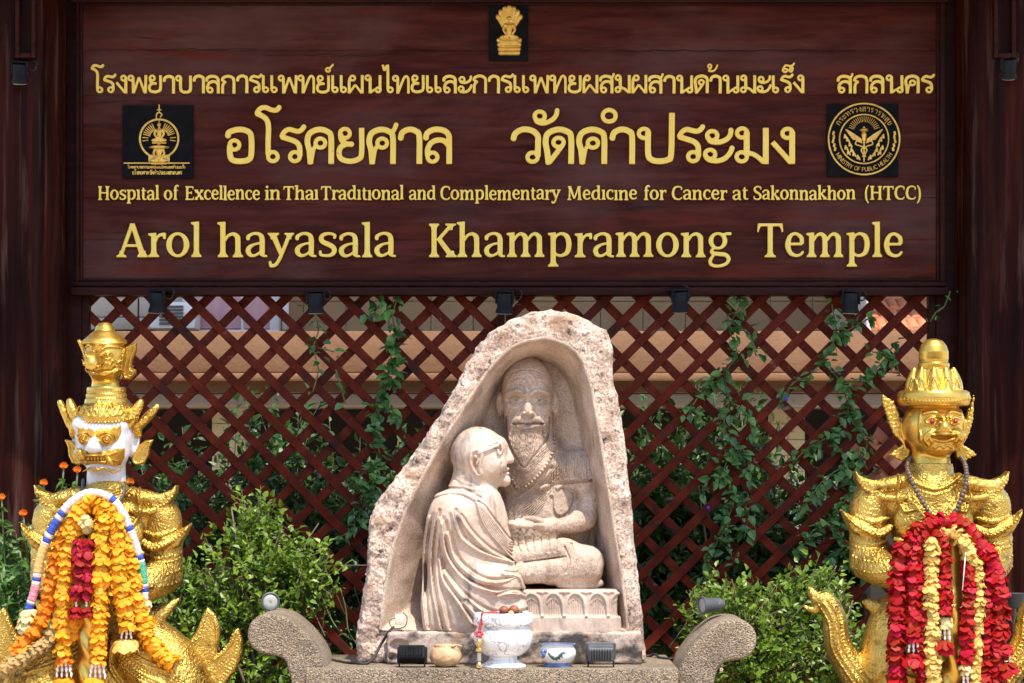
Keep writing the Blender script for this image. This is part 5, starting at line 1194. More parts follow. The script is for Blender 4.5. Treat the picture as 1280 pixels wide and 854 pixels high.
for a in heads:
    v = []; f = []; t_ = []
    for ring_, n_, r_ in ((0, 12, .018), (1, 9, .013), (2, 6, .008)):
        for i in range(n_):
            an = 2 * math.pi * i / n_ + ring_ * .4; e = np.array((math.cos(an), -.35 - .3 * ring_, math.sin(an) * .8 + .25)); s_ = np.array((-math.sin(an), 0, math.cos(an)))
            o_ = len(v); c_ = a + np.array((0, -.004 * ring_, .002 * ring_))
            v += [c_, c_ + e * r_ * .6 + s_ * r_ * .28, c_ + e * r_ * g.uniform(.9, 1.1), c_ + e * r_ * .6 - s_ * r_ * .28]; f.append((o_, o_ + 1, o_ + 2, o_ + 3)); t_ += [g.uniform(.2, 1)] * 4
    obj('flower_head', v, f, fl_orange, fp, tint=t_)
fp2 = bush('broad_leaf_plant', 'broad-leaved dark green plant at the left edge below the orange flowers', 'plant', Q(10, 760, -.75), (.16, .2, .34), 130, 6, .055, .034, leaf_mid, 61, hollow=.2, stems=5)
# vines threaded through the lattice
def vine(label, paths, L, W, per, seed, mat=leaf_vine, y=0.025, flowers=None):
    o = thing('climbing_vine', label, 'vine', Q(*paths[0][0], y), 'vines climbing the lattice'); g = np.random.default_rng(seed); m = MB(); pos, dr = [], []
    for p_ in paths:
        q = spline([Q(a, b, y + g.uniform(-.012, .02)) for a, b in p_], 8); q = resample(q, .022); m.tube(q, [.0032] * len(q), 5)
        for a in q:
            for _ in range(per):
                if g.random() < .85: pos.append(a + g.normal(0, .012, 3) * np.array((1.3, .8, 1)) + np.array((0, -.012, 0))); dr.append(np.array((g.normal(0, 1), -.55, g.normal(-.25, .7))))
    m.build('stem', stem_green, o, True); v, f, t_ = leaves(np.array(pos), np.array(dr), L, W, seed + 1, .3, .12); obj('foliage', v, f, mat, o, tint=t_)
    if flowers:
        m = MB()
        for a, b in flowers: m.sphere(Q(a, b, -.02), (.008, .005, .010), 8, 6)
        obj('blossom', m.v, m.f, fl_violet, o, True, tint=np.full(len(m.v), .6))
vine('leafy vine hanging down the left lattice panel close to the boulder top', [[(497, 371), (491, 395), (494, 420), (488, 450), (481, 488), (476, 500)], [(480, 372), (472, 385), (466, 395)], [(488, 450), (496, 470), (485, 485)]], .066, .042, 3, 71)
vine('trailing vine over the lattice between the leafy vine and the boulder shoulder', [[(474, 505), (470, 540), (476, 580), (466, 610), (450, 640)], [(470, 510), (490, 515), (503, 535)], [(476, 580), (455, 590), (445, 605)], [(466, 610), (480, 640), (470, 660)], [(450, 640), (440, 660), (430, 670)]], .048, .032, 4, 72)
vine('thin sparse vine on the left lattice panel below the second spotlight', [[(388, 380), (398, 410), (392, 435), (398, 462), (391, 490)], [(398, 435), (418, 440)], [(420, 462), (432, 505)]], .052, .034, 1, 73)
vine('tall blue-flowered vine climbing the right lattice panel up to the sign frame', [[(918, 356), (925, 380), (912, 410), (921, 440), (906, 470), (912, 500), (905, 530), (915, 560), (905, 590), (918, 620), (908, 660), (915, 700)], [(912, 410), (935, 415), (945, 445)], [(906, 470), (885, 485), (870, 500), (860, 520)], [(912, 500), (935, 520), (940, 545)], [(905, 590), (885, 600), (880, 620)], [(918, 620), (935, 640), (930, 670)], [(915, 560), (935, 575), (930, 600)], [(908, 660), (890, 690), (880, 720)]], .048, .034, 3, 74, flowers=((983, 499), (885, 635)))
vine('vine clump spread over the lattice beside the right guardian crown', [[(1040, 380), (1045, 420), (1030, 450), (1052, 480), (1060, 520), (1040, 545), (1060, 580), (1050, 610)], [(1045, 420), (1075, 405), (1090, 395)], [(1052, 480), (1080, 475), (1105, 450), (1118, 430)], [(1030, 450), (1010, 470), (990, 480), (980, 500)], [(1060, 520), (1085, 545), (1075, 580)], [(1040, 545), (1010, 560), (990, 580)], [(1060, 580), (1030, 600), (1000, 640)], [(1090, 440), (1115, 445), (1125, 470)]], .048, .034, 3, 75)
vine('short sprig of vine straying over the right edge of the sign frame', [[(1163, 402), (1172, 388), (1180, 384), (1188, 364)], [(1180, 384), (1172, 390)]], .032, .018, 1, 76, y=-.08)
vine('green vine low on the right lattice panel between bush and red garlands', [[(1085, 720), (1060, 690), (1045, 650), (1060, 620), (1078, 590)], [(1045, 650), (1020, 660), (1000, 690)], [(1060, 690), (1035, 700), (1020, 730)]], .048, .034, 4, 77)
vine('dry looping tendril reaching from the round bush across the lattice', [[(405, 722), (425, 712), (440, 700), (447, 708), (444, 716)], [(400, 740), (412, 770), (425, 790), (440, 800)], [(425, 735), (432, 760), (436, 790), (450, 810)]], .022, .012, 1, 78, y=-.5)
# ------------------------------------------------------------------ spotlights
def spot_proto():
    c = P(196, 366, -.10); o = thing('spotlight', 'black spotlight', 'lamp', c, 'black spotlights along the sign'); k_ = S0
    m = MB(); prof = [(0, 0), (8.6, 0), (9.4, -1), (9.2, -17), (10.6, -21), (11.2, -23.5), (10.4, -24.5), (0, -24)]
    m.lathe(c, [(r * k_, h * k_) for r, h in prof], 28); m.build('lamp_head', lamp_black, o, auto=40)
    m = MB(); m.lathe((c[0], c[1], c[2] - 24.2 * k_), [(0, 0), (9.6 * k_, 0), (9.2 * k_, -1.2 * k_), (0, -1.4 * k_)], 24); m.build('lens', lamp_lens, o, auto=40)
    m = MB(); m.box(c[0] - 11.6 * k_, c[0] - 10 * k_, c[1] - .008, c[1] + .008, c[2] - 13 * k_, c[2] + 2 * k_); m.box(c[0] + 10 * k_, c[0] + 11.6 * k_, c[1] - .008, c[1] + .008, c[2] - 13 * k_, c[2] + 2 * k_); m.box(c[0] - 11.6 * k_, c[0] + 11.6 * k_, c[1] - .008, c[1] + .055, c[2] + 2.2 * k_, c[2] + 3.6 * k_); m.build('bracket', lamp_black, o)
    m = MB(); m.tube(spline([(c[0] + 4 * k_, c[1] + .02, c[2] - 2 * k_), (c[0] + 16 * k_, c[1] + .02, c[2] - 8 * k_), (c[0] + 20 * k_, c[1] + .03, c[2] + 1 * k_), (c[0] + 14 * k_, c[1] + .055, c[2] + 6 * k_)], 5), .0035, 6); m.build('cable', cable_black, o, True)
    return o
sp = spot_proto()
labs = ('black spotlight under the sign frame above the white-faced guardian', 'black spotlight under the sign frame above the thin sparse vine', 'black spotlight under the sign frame at the top of the carved boulder',
        'black spotlight under the sign frame between the boulder and the tall vine', 'black spotlight under the sign frame nearest the right log post', 'black spotlight hanging beside the left log post top', 'black spotlight hanging beside the right log post top')
for i, (px, py, y, rx, ry) in enumerate(((196, 366, -.10, .10, .06), (394, 367, -.10, .05, -.03), (631, 367, -.10, .12, .05), (850, 365, -.10, .16, -.12), (1064, 367, -.10, .05, .04), (25, 80, -.36, .25, .12), (1261, 74, -.36, .35, -.2))):
    o = sp if i == 0 else copy_tree(sp); o['label'] = labs[i]; o.location = P(px, py, y); o.rotation_euler = (rx, ry, (i * .7) % 1.1 - .5)
    if i > 4: o.scale = (.95, .95, .95)
for x0, x1, lab in ((19, 44, 'carved dark wooden bracket frame hung on the left log post'), (1243, 1270, 'carved dark wooden bracket frame hung on the right log post')):
    o = thing('bracket_frame', lab, 'bracket', P((x0 + x1) / 2, 72, -.36)); m = MB()
    px_box(m, x0, x0 + 5, -30, 72, -.38, -.32, .003); px_box(m, x1 - 5, x1, -30, 72, -.38, -.32, .003); px_box(m, x0 + 5.2, x1 - 5.2, 66, 72, -.379, -.321, .003); m.build('frame', wood_frame, o, auto=40)
    m = MB(); px_box(m, x0 + 5.2, x1 - 5.2, -30, 65.8, -.345, -.325); m.build('panel', wood_post, o)
def arm_lamp(px, py, lab, yaw, pitch, y):
    c = np.array(P(px, py, y)); o = thing('arm_lamp', lab, 'lamp', tuple(c)); s_ = sA
    m = MB(); m.lathe((0, 0, 0), [(r * s_, h * s_) for r, h in ((0, 30), (5, 30), (6.5, 27), (8.5, 24), (9.6, 4), (11.6, 1), (11.8, -1), (10.4, -1.6), (9, 0), (0, 1))], 32, 'y')
    q = np.array(m.v); ca, sa = math.cos(yaw), math.sin(yaw); cp, sp_ = math.cos(pitch), math.sin(pitch)
    q = np.stack([q[:, 0], q[:, 1] * cp - q[:, 2] * sp_, q[:, 1] * sp_ + q[:, 2] * cp], 1); q = np.stack([q[:, 0] * ca - q[:, 1] * sa, q[:, 0] * sa + q[:, 1] * ca, q[:, 2]], 1)
    w_ = obj('lamp_head', q + c, m.f, lamp_grey, o, True); sharp(w_, 40)
    m = MB(); m.lathe((0, 0, 0), [(r * s_, h * s_) for r, h in ((0, -1), (4, -.8), (8.8, -.2), (9.4, .4))], 28, 'y'); q = np.array(m.v)
    q = np.stack([q[:, 0], q[:, 1] * cp - q[:, 2] * sp_, q[:, 1] * sp_ + q[:, 2] * cp], 1); q = np.stack([q[:, 0] * ca - q[:, 1] * sa, q[:, 0] * sa + q[:, 1] * ca, q[:, 2]], 1); obj('lens', q + c, m.f, lamp_lens, o, True)
    m = MB(); m.tube([c + np.array((0, .04, -.005)), c + np.array((0.004, .05, -.035))], .008, 8); m.build('stand', lamp_grey, o, True)
arm_lamp(338, 752, 'round grey spot lamp on the left scroll arm facing the viewer', .25, -.1, -1.62)
arm_lamp(878, 757, 'grey barrel spot lamp on the right scroll arm pointing at the boulder', -1.15, .05, -1.60)
c = P(1268, 760, -1.2); o = thing('garden_uplight', 'grey cup-shaped garden light beside the right golden tail', 'lamp', c); m = MB()
m.lathe(c, [(0, 0), (.02, 0), (.034, .012), (.045, .055), (.047, .058), (.042, .058), (0, .05)], 26); m.build('lamp_head', lamp_grey, o, auto=40); m = MB(); m.tube([(c[0], c[1], 0), (c[0], c[1], c[2])], .008, 8); m.build('stake', lamp_grey, o)
# ------------------------------------------------------------------ guardian statues
YS = -1.62
trS = plane_tr(YS); sS = trS.s
def scroll_relief(v, mask, cell, amp, seed):
    """carved curling tendrils (contour bands of a smooth field) with small bosses where mask is 1"""
    n_ = noise2(len(v.xs), len(v.zs), 2.3 * cell / v.h, seed) + .35 * noise2(len(v.xs), len(v.zs), 1.1 * cell / v.h, seed + 1)
    f1, f2 = worley2(len(v.xs), len(v.zs), 1.5 * cell / v.h, seed + 2)
    v.H += mask * amp * (np.cos(n_ * 13.0) * .55 + np.clip(1 - f1 * 3.2, 0, 1) * 1.1 - .25)

def guardian_body(v, cx, dy, ax, nk=0):
    """shoulders, arms, chest and belly; dy shifts everything down the picture, ax is the arm's distance from the middle"""
    Y = lambda q: q + dy
    v.seg((cx - 30, Y(650), 2), (cx + 30, Y(650), 2), 30, None, 4); v.ell((cx, Y(676), -2), (50, 50, 40), 8)
    v.ell((cx - 24, Y(668), -28), (25, 24, 15), 8); v.ell((cx + 24, Y(668), -28), (25, 24, 15), 8)
    v.seg((cx, Y(618) + nk, -2), (cx, Y(634), 0), 28, 40, 8)
    v.ell((cx, Y(742), -2), (44, 48, 36), 8)
    for s in (-1, 1):
        v.seg((cx + s * 20, Y(632), 0), (cx + s * (ax - 8), Y(642), 0), 17, 24, 5)
        v.tube([(cx + s * (ax - 4), Y(648), 0), (cx + s * ax, Y(685), -2), (cx + s * (ax - 1), Y(720), -4)], [25, 22, 23], 2)
        v.tube([(cx + s * (ax - 1), Y(718), -6), (cx + s * (ax - 20), Y(730), -38), (cx + s * 24, Y(733), -62)], [23, 20, 14], 3)
        v.tube([(cx + s * 26, Y(617), -8), (cx + s * 50, Y(622), -12), (cx + s * (ax - 4), Y(626), -10), (cx + s * (ax + 8), Y(621), -6)], [8, 9, 6, 3], 3, fy=.6)
        v.plate(v.poly2([(cx + s * a, Y(b)) for a, b in ((24, 614), (44, 617), (ax - 4, 617), (ax + 10, 612), (ax + 17, 605), (ax + 16, 617), (ax + 8, 630), (ax - 8, 638), (44, 640), (26, 632))]), -22, 16, 6, 4)
        v.plate(v.poly2([(cx + s * a, Y(b)) for a, b in ((ax - 26, 674), (ax - 6, 678), (ax + 14, 671), (ax + 34, 654), (ax + 29, 668), (ax + 20, 682), (ax + 4, 691), (ax - 12, 691), (ax - 26, 686))]), -25, 10, 5, 3)
        v.tube([(cx + s * 34, Y(638), -30), (cx + s * 52, Y(640), -28), (cx + s * (ax + 2), Y(634), -16)], [3, 4, 3], 2)
        v.tube([(cx + s * (ax - 26), Y(676), -22), (cx + s * (ax - 10), Y(683), -26), (cx + s * (ax + 12), Y(674), -20), (cx + s * (ax + 34), Y(655), -6)], [4, 5.5, 6, 1.5], 2)    # armlet wing
        v.tube([(cx + s * (ax - 24), Y(664), -20), (cx + s * (ax - 6), Y(669), -25), (cx + s * (ax + 16), Y(662), -16)], [2.4, 3, 3], 1.5)
        for q, r_ in ((694, 2.4), (708, 2.0), (722, 2.0)): v.tube([(cx + s * (ax - 21), Y(q - 2), -18), (cx + s * (ax - 5), Y(q + 3), -25), (cx + s * (ax + 14), Y(q), -18), (cx + s * (ax + 21), Y(q - 4), -6)], [r_] * 4, 1.2)
        # hand: palm and curled fingers closed on the club
        v.ell((cx + s * 15, Y(736), -64), (14, 12, 11), 4)
        for i in range(4): v.tube([(cx + s * 16, Y(728 + i * 5.4), -70), (cx + s * 8, Y(728 + i * 5.4), -79), (cx - s * 3, Y(729 + i * 5.4), -78)], [3.4, 3.2, 2.6], 1)
        v.tube([(cx + s * 17, Y(726), -66), (cx + s * 10, Y(719), -74), (cx + s * 2, Y(717), -77)], [4, 3.6, 2.8], 1)
    v.tube([(cx - 48, Y(690), -28), (cx - 26, Y(697), -41), (cx, Y(692), -40), (cx + 26, Y(697), -41), (cx + 48, Y(690), -28)], 2.8, 1.5)
def belts(v, cx, rows):
    for y, w_, r_ in rows:
        v.line([(cx - w_, y - 3), (cx - w_ / 2, y + 1), (cx, y + 2), (cx + w_ / 2, y + 1), (cx + w_, y - 3)], r_, 2.4)
        v.dots([(cx - w_, y + r_ + 1), (cx - w_ / 2, y + r_ + 5), (cx, y + r_ + 6), (cx + w_ / 2, y + r_ + 5), (cx + w_, y + r_ + 1)], 5, 1.8, 2.4)
def collar(v, cx, Y, ax):
    L = v.line
    for q in ([(cx - 42, Y(618)), (cx - 46, Y(640)), (cx - 38, Y(656)), (cx - 18, Y(652))], [(cx + 42, Y(618)), (cx + 46, Y(640)), (cx + 38, Y(656)), (cx + 18, Y(652))],
              [(cx - 26, Y(648)), (cx - 12, Y(664)), (cx, Y(677)), (cx + 12, Y(664)), (cx + 26, Y(648))]):
        L(q, 2.6, 3, False); v.dots([(a, b - 5) for a, b in q], 4.6, 1.7, 2.2, False); L([(a, b - 9.5) for a, b in q], 1.6, 1.8, False)
    L([(cx - 34, Y(610)), (cx - 20, Y(622)), (cx, Y(628)), (cx + 20, Y(622)), (cx + 34, Y(610))], 3, 2.6); v.dots([(cx - 34, Y(617)), (cx - 20, Y(629)), (cx, Y(635)), (cx + 20, Y(629)), (cx + 34, Y(617))], 4.6, 1.7, 2)
    for s in (-1, 1):
        v.dots([(cx + s * 50, Y(630)), (cx + s * ax, Y(632)), (cx + s * (ax + 12), Y(621))], 4.4, 1.7, 2.0); v.dots([(cx + s * (ax - 26), Y(679)), (cx + s * (ax - 10), Y(686)), (cx + s * (ax + 12), Y(677)), (cx + s * (ax + 28), Y(663))], 4.8, 1.9, 2.4)
        for q in (701, 715, 729): v.dots([(cx + s * (ax - 21), Y(q - 2)), (cx + s * (ax - 5), Y(q + 3)), (cx + s * (ax + 14), Y(q)), (cx + s * (ax + 21), Y(q - 4))], 4.4, 1.5, 1.8)
def kranok(v, pts, y0, y1):
    d = v.poly2(pts) - 1.6; v.plate(d, y0, y1, 1.6, 1.0, '+')
    v.H += np.where((d > -4.6) & (d < -2.2), 1.2, 0); q = np.array(pts + [pts[0]], dtype=float); c = q.mean(0)
    inner = resample(q + (c - q) / np.linalg.norm(q - c, axis=1, keepdims=True) * 5.6, 4.2); v.dots([tuple(p) for p in inner], 4.2, 1.5, 1.8, False)
def pedestal(parent, px, w):
    m = MB(); c = P(px, 0, YS)[0]; k_ = sS
    m.box(c - w * k_, c + w * k_, YS - .26, YS + .26, 0, .09, .008); m.box(c - (w - 8) * k_, c + (w - 8) * k_, YS - .235, YS + .235, .0905, .20, .012); m.build('pedestal', smooth_gold, parent, auto=40)

# ---- white-faced guardian with the beaked head on its crown
LX = 128
ls = thing('guardian_statue', 'golden guardian statue with white fanged face and a beaked head on its crown', 'statue', P(LX, 1077, YS))
v = Vol(-14, 312, 596, 1062, -98, 76, 1.25)
guardian_body(v, LX, 0, 72)
v.ell((LX, 800, 0), (76, 44, 46), 10)
for s in (-1, 1):
    v.tube([(LX + s * 26, 795, -8), (LX + s * 72, 836, -22), (LX + s * 92, 880, -24), (LX + s * 84, 960, -10), (LX + s * 78, 1030, -4)], [40, 46, 42, 34, 26], 8)
    v.ell((LX + s * 80, 1044, -22), (24, 16, 44), 6); v.tube([(LX + s * 80, 1046, -60), (LX + s * 82, 1036, -74), (LX + s * 83, 1022, -76)], [11, 7, 2], 3)
    v.tube([(LX + s * 40, 778, -12), (LX + s * 66, 768, -14), (LX + s * 90, 749, -10)], [13, 10, 2], 3)                   # hip fin
    v.tube([(LX + s * 60, 850, -60), (LX + s * 84, 848, -64), (LX + s * 96, 834, -66)], [15, 11, 2], 3)
    v.line([(LX + s * 20, 806), (LX + s * 54, 826), (LX + s * 92, 836)], 2.5, 2.4); v.dots([(LX + s * 20, 812), (LX + s * 54, 833), (LX + s * 92, 843)], 4.6, 1.8, 2.2)
    v.line([(LX + s * 14, 790), (LX + s * 10, 830), (LX + s * 30, 860)], 3, 3.0)
v.ell((LX, 870, -18), (44, 70, 30), 8)
for s in (-1, 1):
    for q in (0, 9, 18, 27): v.line([(LX + s * 22, 800 + q), (LX + s * 50, 818 + q), (LX + s * 78, 830 + q), (LX + s * 104, 846 + q)], 1.5, 1.6); 
    v.dots([(LX + s * 22, 804), (LX + s * 50, 822), (LX + s * 78, 834), (LX + s * 104, 850)], 4.4, 1.6, 2.0); v.dots([(LX + s * 22, 822), (LX + s * 50, 840), (LX + s * 78, 852), (LX + s * 104, 868)], 4.4, 1.6, 2.0)
H0 = v.H.copy(); v.H[:] = 0
belts(v, LX, ((752, 46, 3), (770, 54, 3), (790, 62, 3))); collar(v, LX, lambda q: q, 72)
keep = np.exp(-np.abs(v.H)) ; hm = v.H + H0; v.H[:] = 0
d_arm = np.clip((780 + v.Z2) / 12, 0, 1) * 0 + 1
scroll_relief(v, keep * np.clip((v.Z2 + 1040) / 30, 0, 1), 4.4, .5, 61); v.H += hm * 1.25
v.push(10, 14)
# flame-shaped hip ornaments
for s in (-1, 1):
    q = [(206, 852), (224, 816), (242, 790), (251, 768), (255, 760.5), (263, 768), (269, 783), (268, 804), (263, 822), (274, 814), (284, 802), (289, 788), (293, 786), (297, 800), (296, 818), (288, 838), (272, 858), (256, 884), (236, 910), (212, 905)]
    if s < 0: q = [(2 * LX - a, b) for a, b in q]
    kranok(v, q, -16, -4)
v.push(-6, 4)
v.mesh(trS, 'body', statue_gold, ls)
# club
v = Vol(100, 140, 612, 1064, -92, -42, 1.4); tw = 0.16
v.seg((118, 664, -66), (118, 742, -68), 9, 13, 2); v.ell((115, 646, -66), (10, 11, 10), 1); v.ell((115, 629, -66), (6.5, 7.5, 6.5), 1); v.seg((115, 623, -66), (115, 616, -66), 3, 1.4, 1)
v.seg((118, 742, -68), (119, 1052, -66), 16.5, 14, 3)
X, Yv, Z = v.xs[:, None, None], v.ys[None, :, None], v.zs[None, None, :]
v.D -= np.where(Z < -744, 2.0 * np.sin(3 * (np.arctan2(Yv + 67, X - 118)) + Z * 0.155), 0).astype(np.float32)
v.mesh(trS, 'club', smooth_gold, ls)
# head: white face, neck and ears
v = Vol(84, 174, 514, 622, -66, 48, .8)
v.seg((127, 586, 0), (127, 618, 0), 24, 25, 2); v.ell((125, 547, -2), (36, 38, 40), 6); v.ell((125, 568, -12), (31, 21, 33), 6); v.ell((124, 583, -22), (17, 9, 20), 5)
for s in (-1, 1):
    v.ell((125 + s * 36, 553, 4), (7, 20, 10), 2, rot=-s * .12); v.ell((125 + s * 39, 551, -3), (3, 13, 5), 1, '-', rot=-s * .12); v.ell((125 + s * 17, 561, -32), (12, 10, 10), 6)
    v.ell((120 + s * 14.5, 550, -38), (8.5, 8, 8), 2)
v.tube([(119.5, 543, -38), (119, 553, -46), (118.5, 559, -52)], [5.5, 7.5, 8], 3); v.ell((118.5, 562, -48), (10.5, 5.2, 9), 3)
v.seg((98, 531, -22), (146, 531, -22), 10, None, 8)
v.line([(105, 587), (118, 585), (122, 587), (132, 585), (146, 588)], 2, 1.6)
v.push(-8, 6)
FACE = v
v.mesh(trS, 'white_face', white_enamel, ls)
# gilded brow, eyes, mouth: a thin shell that follows the face
m2 = Vol(84, 174, 514, 622, -66, 48, .8); m2.D = FACE.D - 1.25
brow = [(96, 541), (97, 534), (101, 537), (104, 535), (107, 539), (111, 536), (116, 538), (119, 541), (122, 538), (127, 535), (129, 539), (133, 535), (137, 538), (141, 534), (144, 536), (149.5, 532), (150, 540), (147, 549), (141, 556), (133, 558), (126, 553), (123, 546), (119, 545), (115, 548), (111, 555), (104, 557), (98, 551)]
mouth = [(94, 560), (99, 563), (102, 561), (106, 565), (110, 565), (112, 568), (126, 567), (131, 565), (136, 562), (140, 564), (146, 561), (150, 562), (154, 561), (153, 572), (148, 581), (142, 583), (132, 581), (124, 580), (114, 580), (106, 582), (100, 578), (96, 572)]
dd = np.minimum(m2.poly2(brow), m2.poly2(mouth))
for s in (-1, 1): m2.oval((120 + s * 14.5, 550.5), 6.4, 6, 1.4, 2.2); m2.oval((120 + s * 14.5, 550.5), 3.4, 3.2, 1.2, 2.6); m2.disc((120 + s * 14.5, 550.5), 2.4, 2.4, 3); m2.line([(120 + s * 4, 545), (120 + s * 12, 541), (120 + s * 24, 545), (120 + s * 26, 552)], 1.8, 2.4)
m2.line([(106, 569), (112, 570.5), (127, 570.5), (132, 569)], 2.4, 3.2); m2.line([(108, 578), (114, 577.5), (126, 577.5), (132, 578.5)], 2.4, 3.2); m2.line([(110, 574), (129, 574)], 2.6, -2.0)
for i in range(5): m2.line([(111.5 + i * 4, 572.4), (111.5 + i * 4, 575.6)], 1.5, 2.2, False)
for s in (-1, 1): m2.line([(119 + s * 26, 566), (119 + s * 17, 570)], 2, 2); m2.line([(119 + s * 27, 577), (119 + s * 18, 574)], 2, 2)
m2.push(); m2.D = np.maximum(np.maximum(m2.D, (dd - .3)[:, None, :]), (m2.ys + 8)[None, :, None]); m2.D = np.maximum(m2.D, -(FACE.D + 1.5))
for s in (-1, 1): m2.tube([(119.5 + s * 15, 573, -42), (119.5 + s * 19, 577, -46), (119.5 + s * 22.5, 583, -45)] if s > 0 else [(104, 573, -40), (101, 566, -43), (99, 561, -41)], [3.4, 2.6, .7], .5)
m2.tube([(104, 590, -44), (114, 585, -47), (119, 588, -48), (121, 585, -48), (124, 588, -48), (130, 585, -46), (142, 591, -38), (151, 583, -24)], [.6, 1.3, 1.5, 1.2, 1.5, 1.3, 1.2, .7], .4)
m2.mesh(trS, 'gilt_mask', mask_gold, ls)
# crown, ear flames and the beaked head
v = Vol(58, 202, 396, 596, -64, 60, .95)
v.lathe(127, 0, [(24, 484), (24.5, 488), (24, 492), (25.5, 493), (25, 498), (26.5, 499), (27.5, 505), (34, 509), (38.5, 524), (37.5, 528.5), (32, 530), (24, 530)], 1, 1.06)
for s in (-1, 1):
    v.tube([(158, 538, 2), (170, 529, 4), (182, 517, 4), (190, 508, 4)] if s > 0 else [(92, 540, 2), (83, 531, 4), (75, 516, 4), (68.5, 503, 4)], [6.5, 6.2, 5.2, 3.6], 1.5, fy=.8)
    v.tube([(157, 530, -10), (164, 516, -10), (171, 503, -8)] if s > 0 else [(94, 527, -10), (87, 514, -10), (82.5, 502, -8)], [7, 6.4, 4.2], 1.5, fy=.8)
    v.tube([(126 + s * 34, 526, -8), (126 + s * 39, 536, -2), (126 + s * 40, 545, 4)], [5, 5, 4], 3)
    es = 1.0 if s > 0 else .78
    q = [(126 + s * 32, 574), (126 + s * 36, 564), (126 + s * 42, 556), (126 + s * 50, 550), (126 + s * 60, 549.5), (126 + s * 55, 560), (126 + s * 54, 569), (126 + s * 49, 579), (126 + s * 40, 582), (126 + s * 34, 580)]
    q = [(126 + (a - 126) * (1 if s > 0 else .86), b) for a, b in q]; d_ = v.poly2(q); v.plate(d_, -2, 8, 2.5, 1); v.H += np.where((d_ < -1) & (d_ > -3), 1.2, 0)
fr = [(93, 514), (104, 506), (114, 510), (121, 504), (127, 511), (135, 504), (146, 508), (161, 512)]
for i in range(9):
    x = 96 + i * 7.5; y = 521 + .006 * (x - 126) ** 2 * -1; v.oval((x, y - 3), 2.6, 4.6, 1.5, 2.0)
for x, h_ in ((104, 10), (120, 14), (136, 12), (150, 11)): v.line([(x - 6, 520), (x - 3, 512), (x, 517 - h_), (x + 3, 512), (x + 6, 520)], 1.8, 2.2)
v.dots([(89, 524), (105, 528.5), (127, 529.5), (148, 528), (165, 523)], 4.2, 1.6, 2.2); v.dots([(101, 489), (127, 491), (153, 489)], 3, 1.1, 1.2); v.dots([(100, 496), (127, 498.5), (154, 496)], 3, 1.1, 1.2)
H1 = v.H.copy(); v.H[:] = 0
scroll_relief(v, np.clip((-v.Z2 - 504) / 4, 0, 1) * np.exp(-np.abs(H1)), 4.0, .7, 66); v.H += H1; v.push(8, 10)
v.mesh(trS, 'crown', smooth_gold, ls)
v = Vol(84, 172, 396, 490, -72, 48, .8); bx0 = 126
v.lathe(bx0, 0, [(17.5, 470), (17, 478), (18, 486), (10, 487)], 2)
v.ell((bx0 + .5, 444, -2), (26.5, 26, 28), 3); v.ell((bx0, 460, -8), (22.5, 17, 23), 6)
v.lathe(bx0 - 1, 0, [(1, 402.5), (7, 404), (11, 408), (13, 413.5), (17, 416.5), (22, 421), (26.5, 425), (28.6, 428), (27.5, 430), (20, 431)], 1.5, 1.0)
v.tube([(119, 446, -26), (117, 450, -40), (116.5, 456, -52), (117, 464, -54), (117.5, 468, -51)], [8, 9, 8, 4.6, 1.5], 2.5)
L = v.line
L([(99, 430), (112, 430), (126, 431.5), (142, 430.5), (155, 429)], 2.4, 2.0)
L([(104, 434), (110, 433), (116, 439), (120, 441), (126, 438), (133, 434.5), (146, 435)], 2.2, 2.8); v.disc((119.5, 433.5), 3.4, 2.6, 2)
for x in (108.5, 133): v.oval((x, 446), 5.0, 4.2, 1.2, 2.0); v.disc((x, 445.5), 2.6, 2.6, 2.4)
L([(106, 461), (112, 465), (118, 466), (126, 464.5), (136, 463.5), (141, 460)], 1.5, -3.0); L([(120, 469), (130, 470), (142, 464)], 1.6, 1.4)
for q in ([(126, 461), (131, 455), (136, 457), (139, 452), (144, 455), (148, 452)], [(104, 452), (107, 458), (103, 462), (106, 466)], [(140, 468), (146, 463), (150, 465)]): L(q, 1.5, 2.4)
v.push(-4, 6)
for s, q in ((1, [(148, 474), (146, 462), (148, 445), (150, 434), (156, 431), (165, 428.5), (164, 440), (160, 450), (158, 460), (164, 462), (164, 468), (157, 475)]), (-1, [(106, 456), (101, 452), (96, 438), (90.5, 425.5), (94, 424), (100, 430), (106, 440)])):
    d = v.poly2(q); v.plate(d, -4, 7, 2.5, 1); v.H += np.where((d < -1.5) & (d > -3.5), 1.4, 0)
    v.oval((158, 467), 3.4, 3.4, 1.4, 2.0); v.push(2, 5)
v.mesh(trS, 'beaked_head', smooth_gold, ls)
pedestal(ls, LX, 128); ls.location.x += 6 * sS

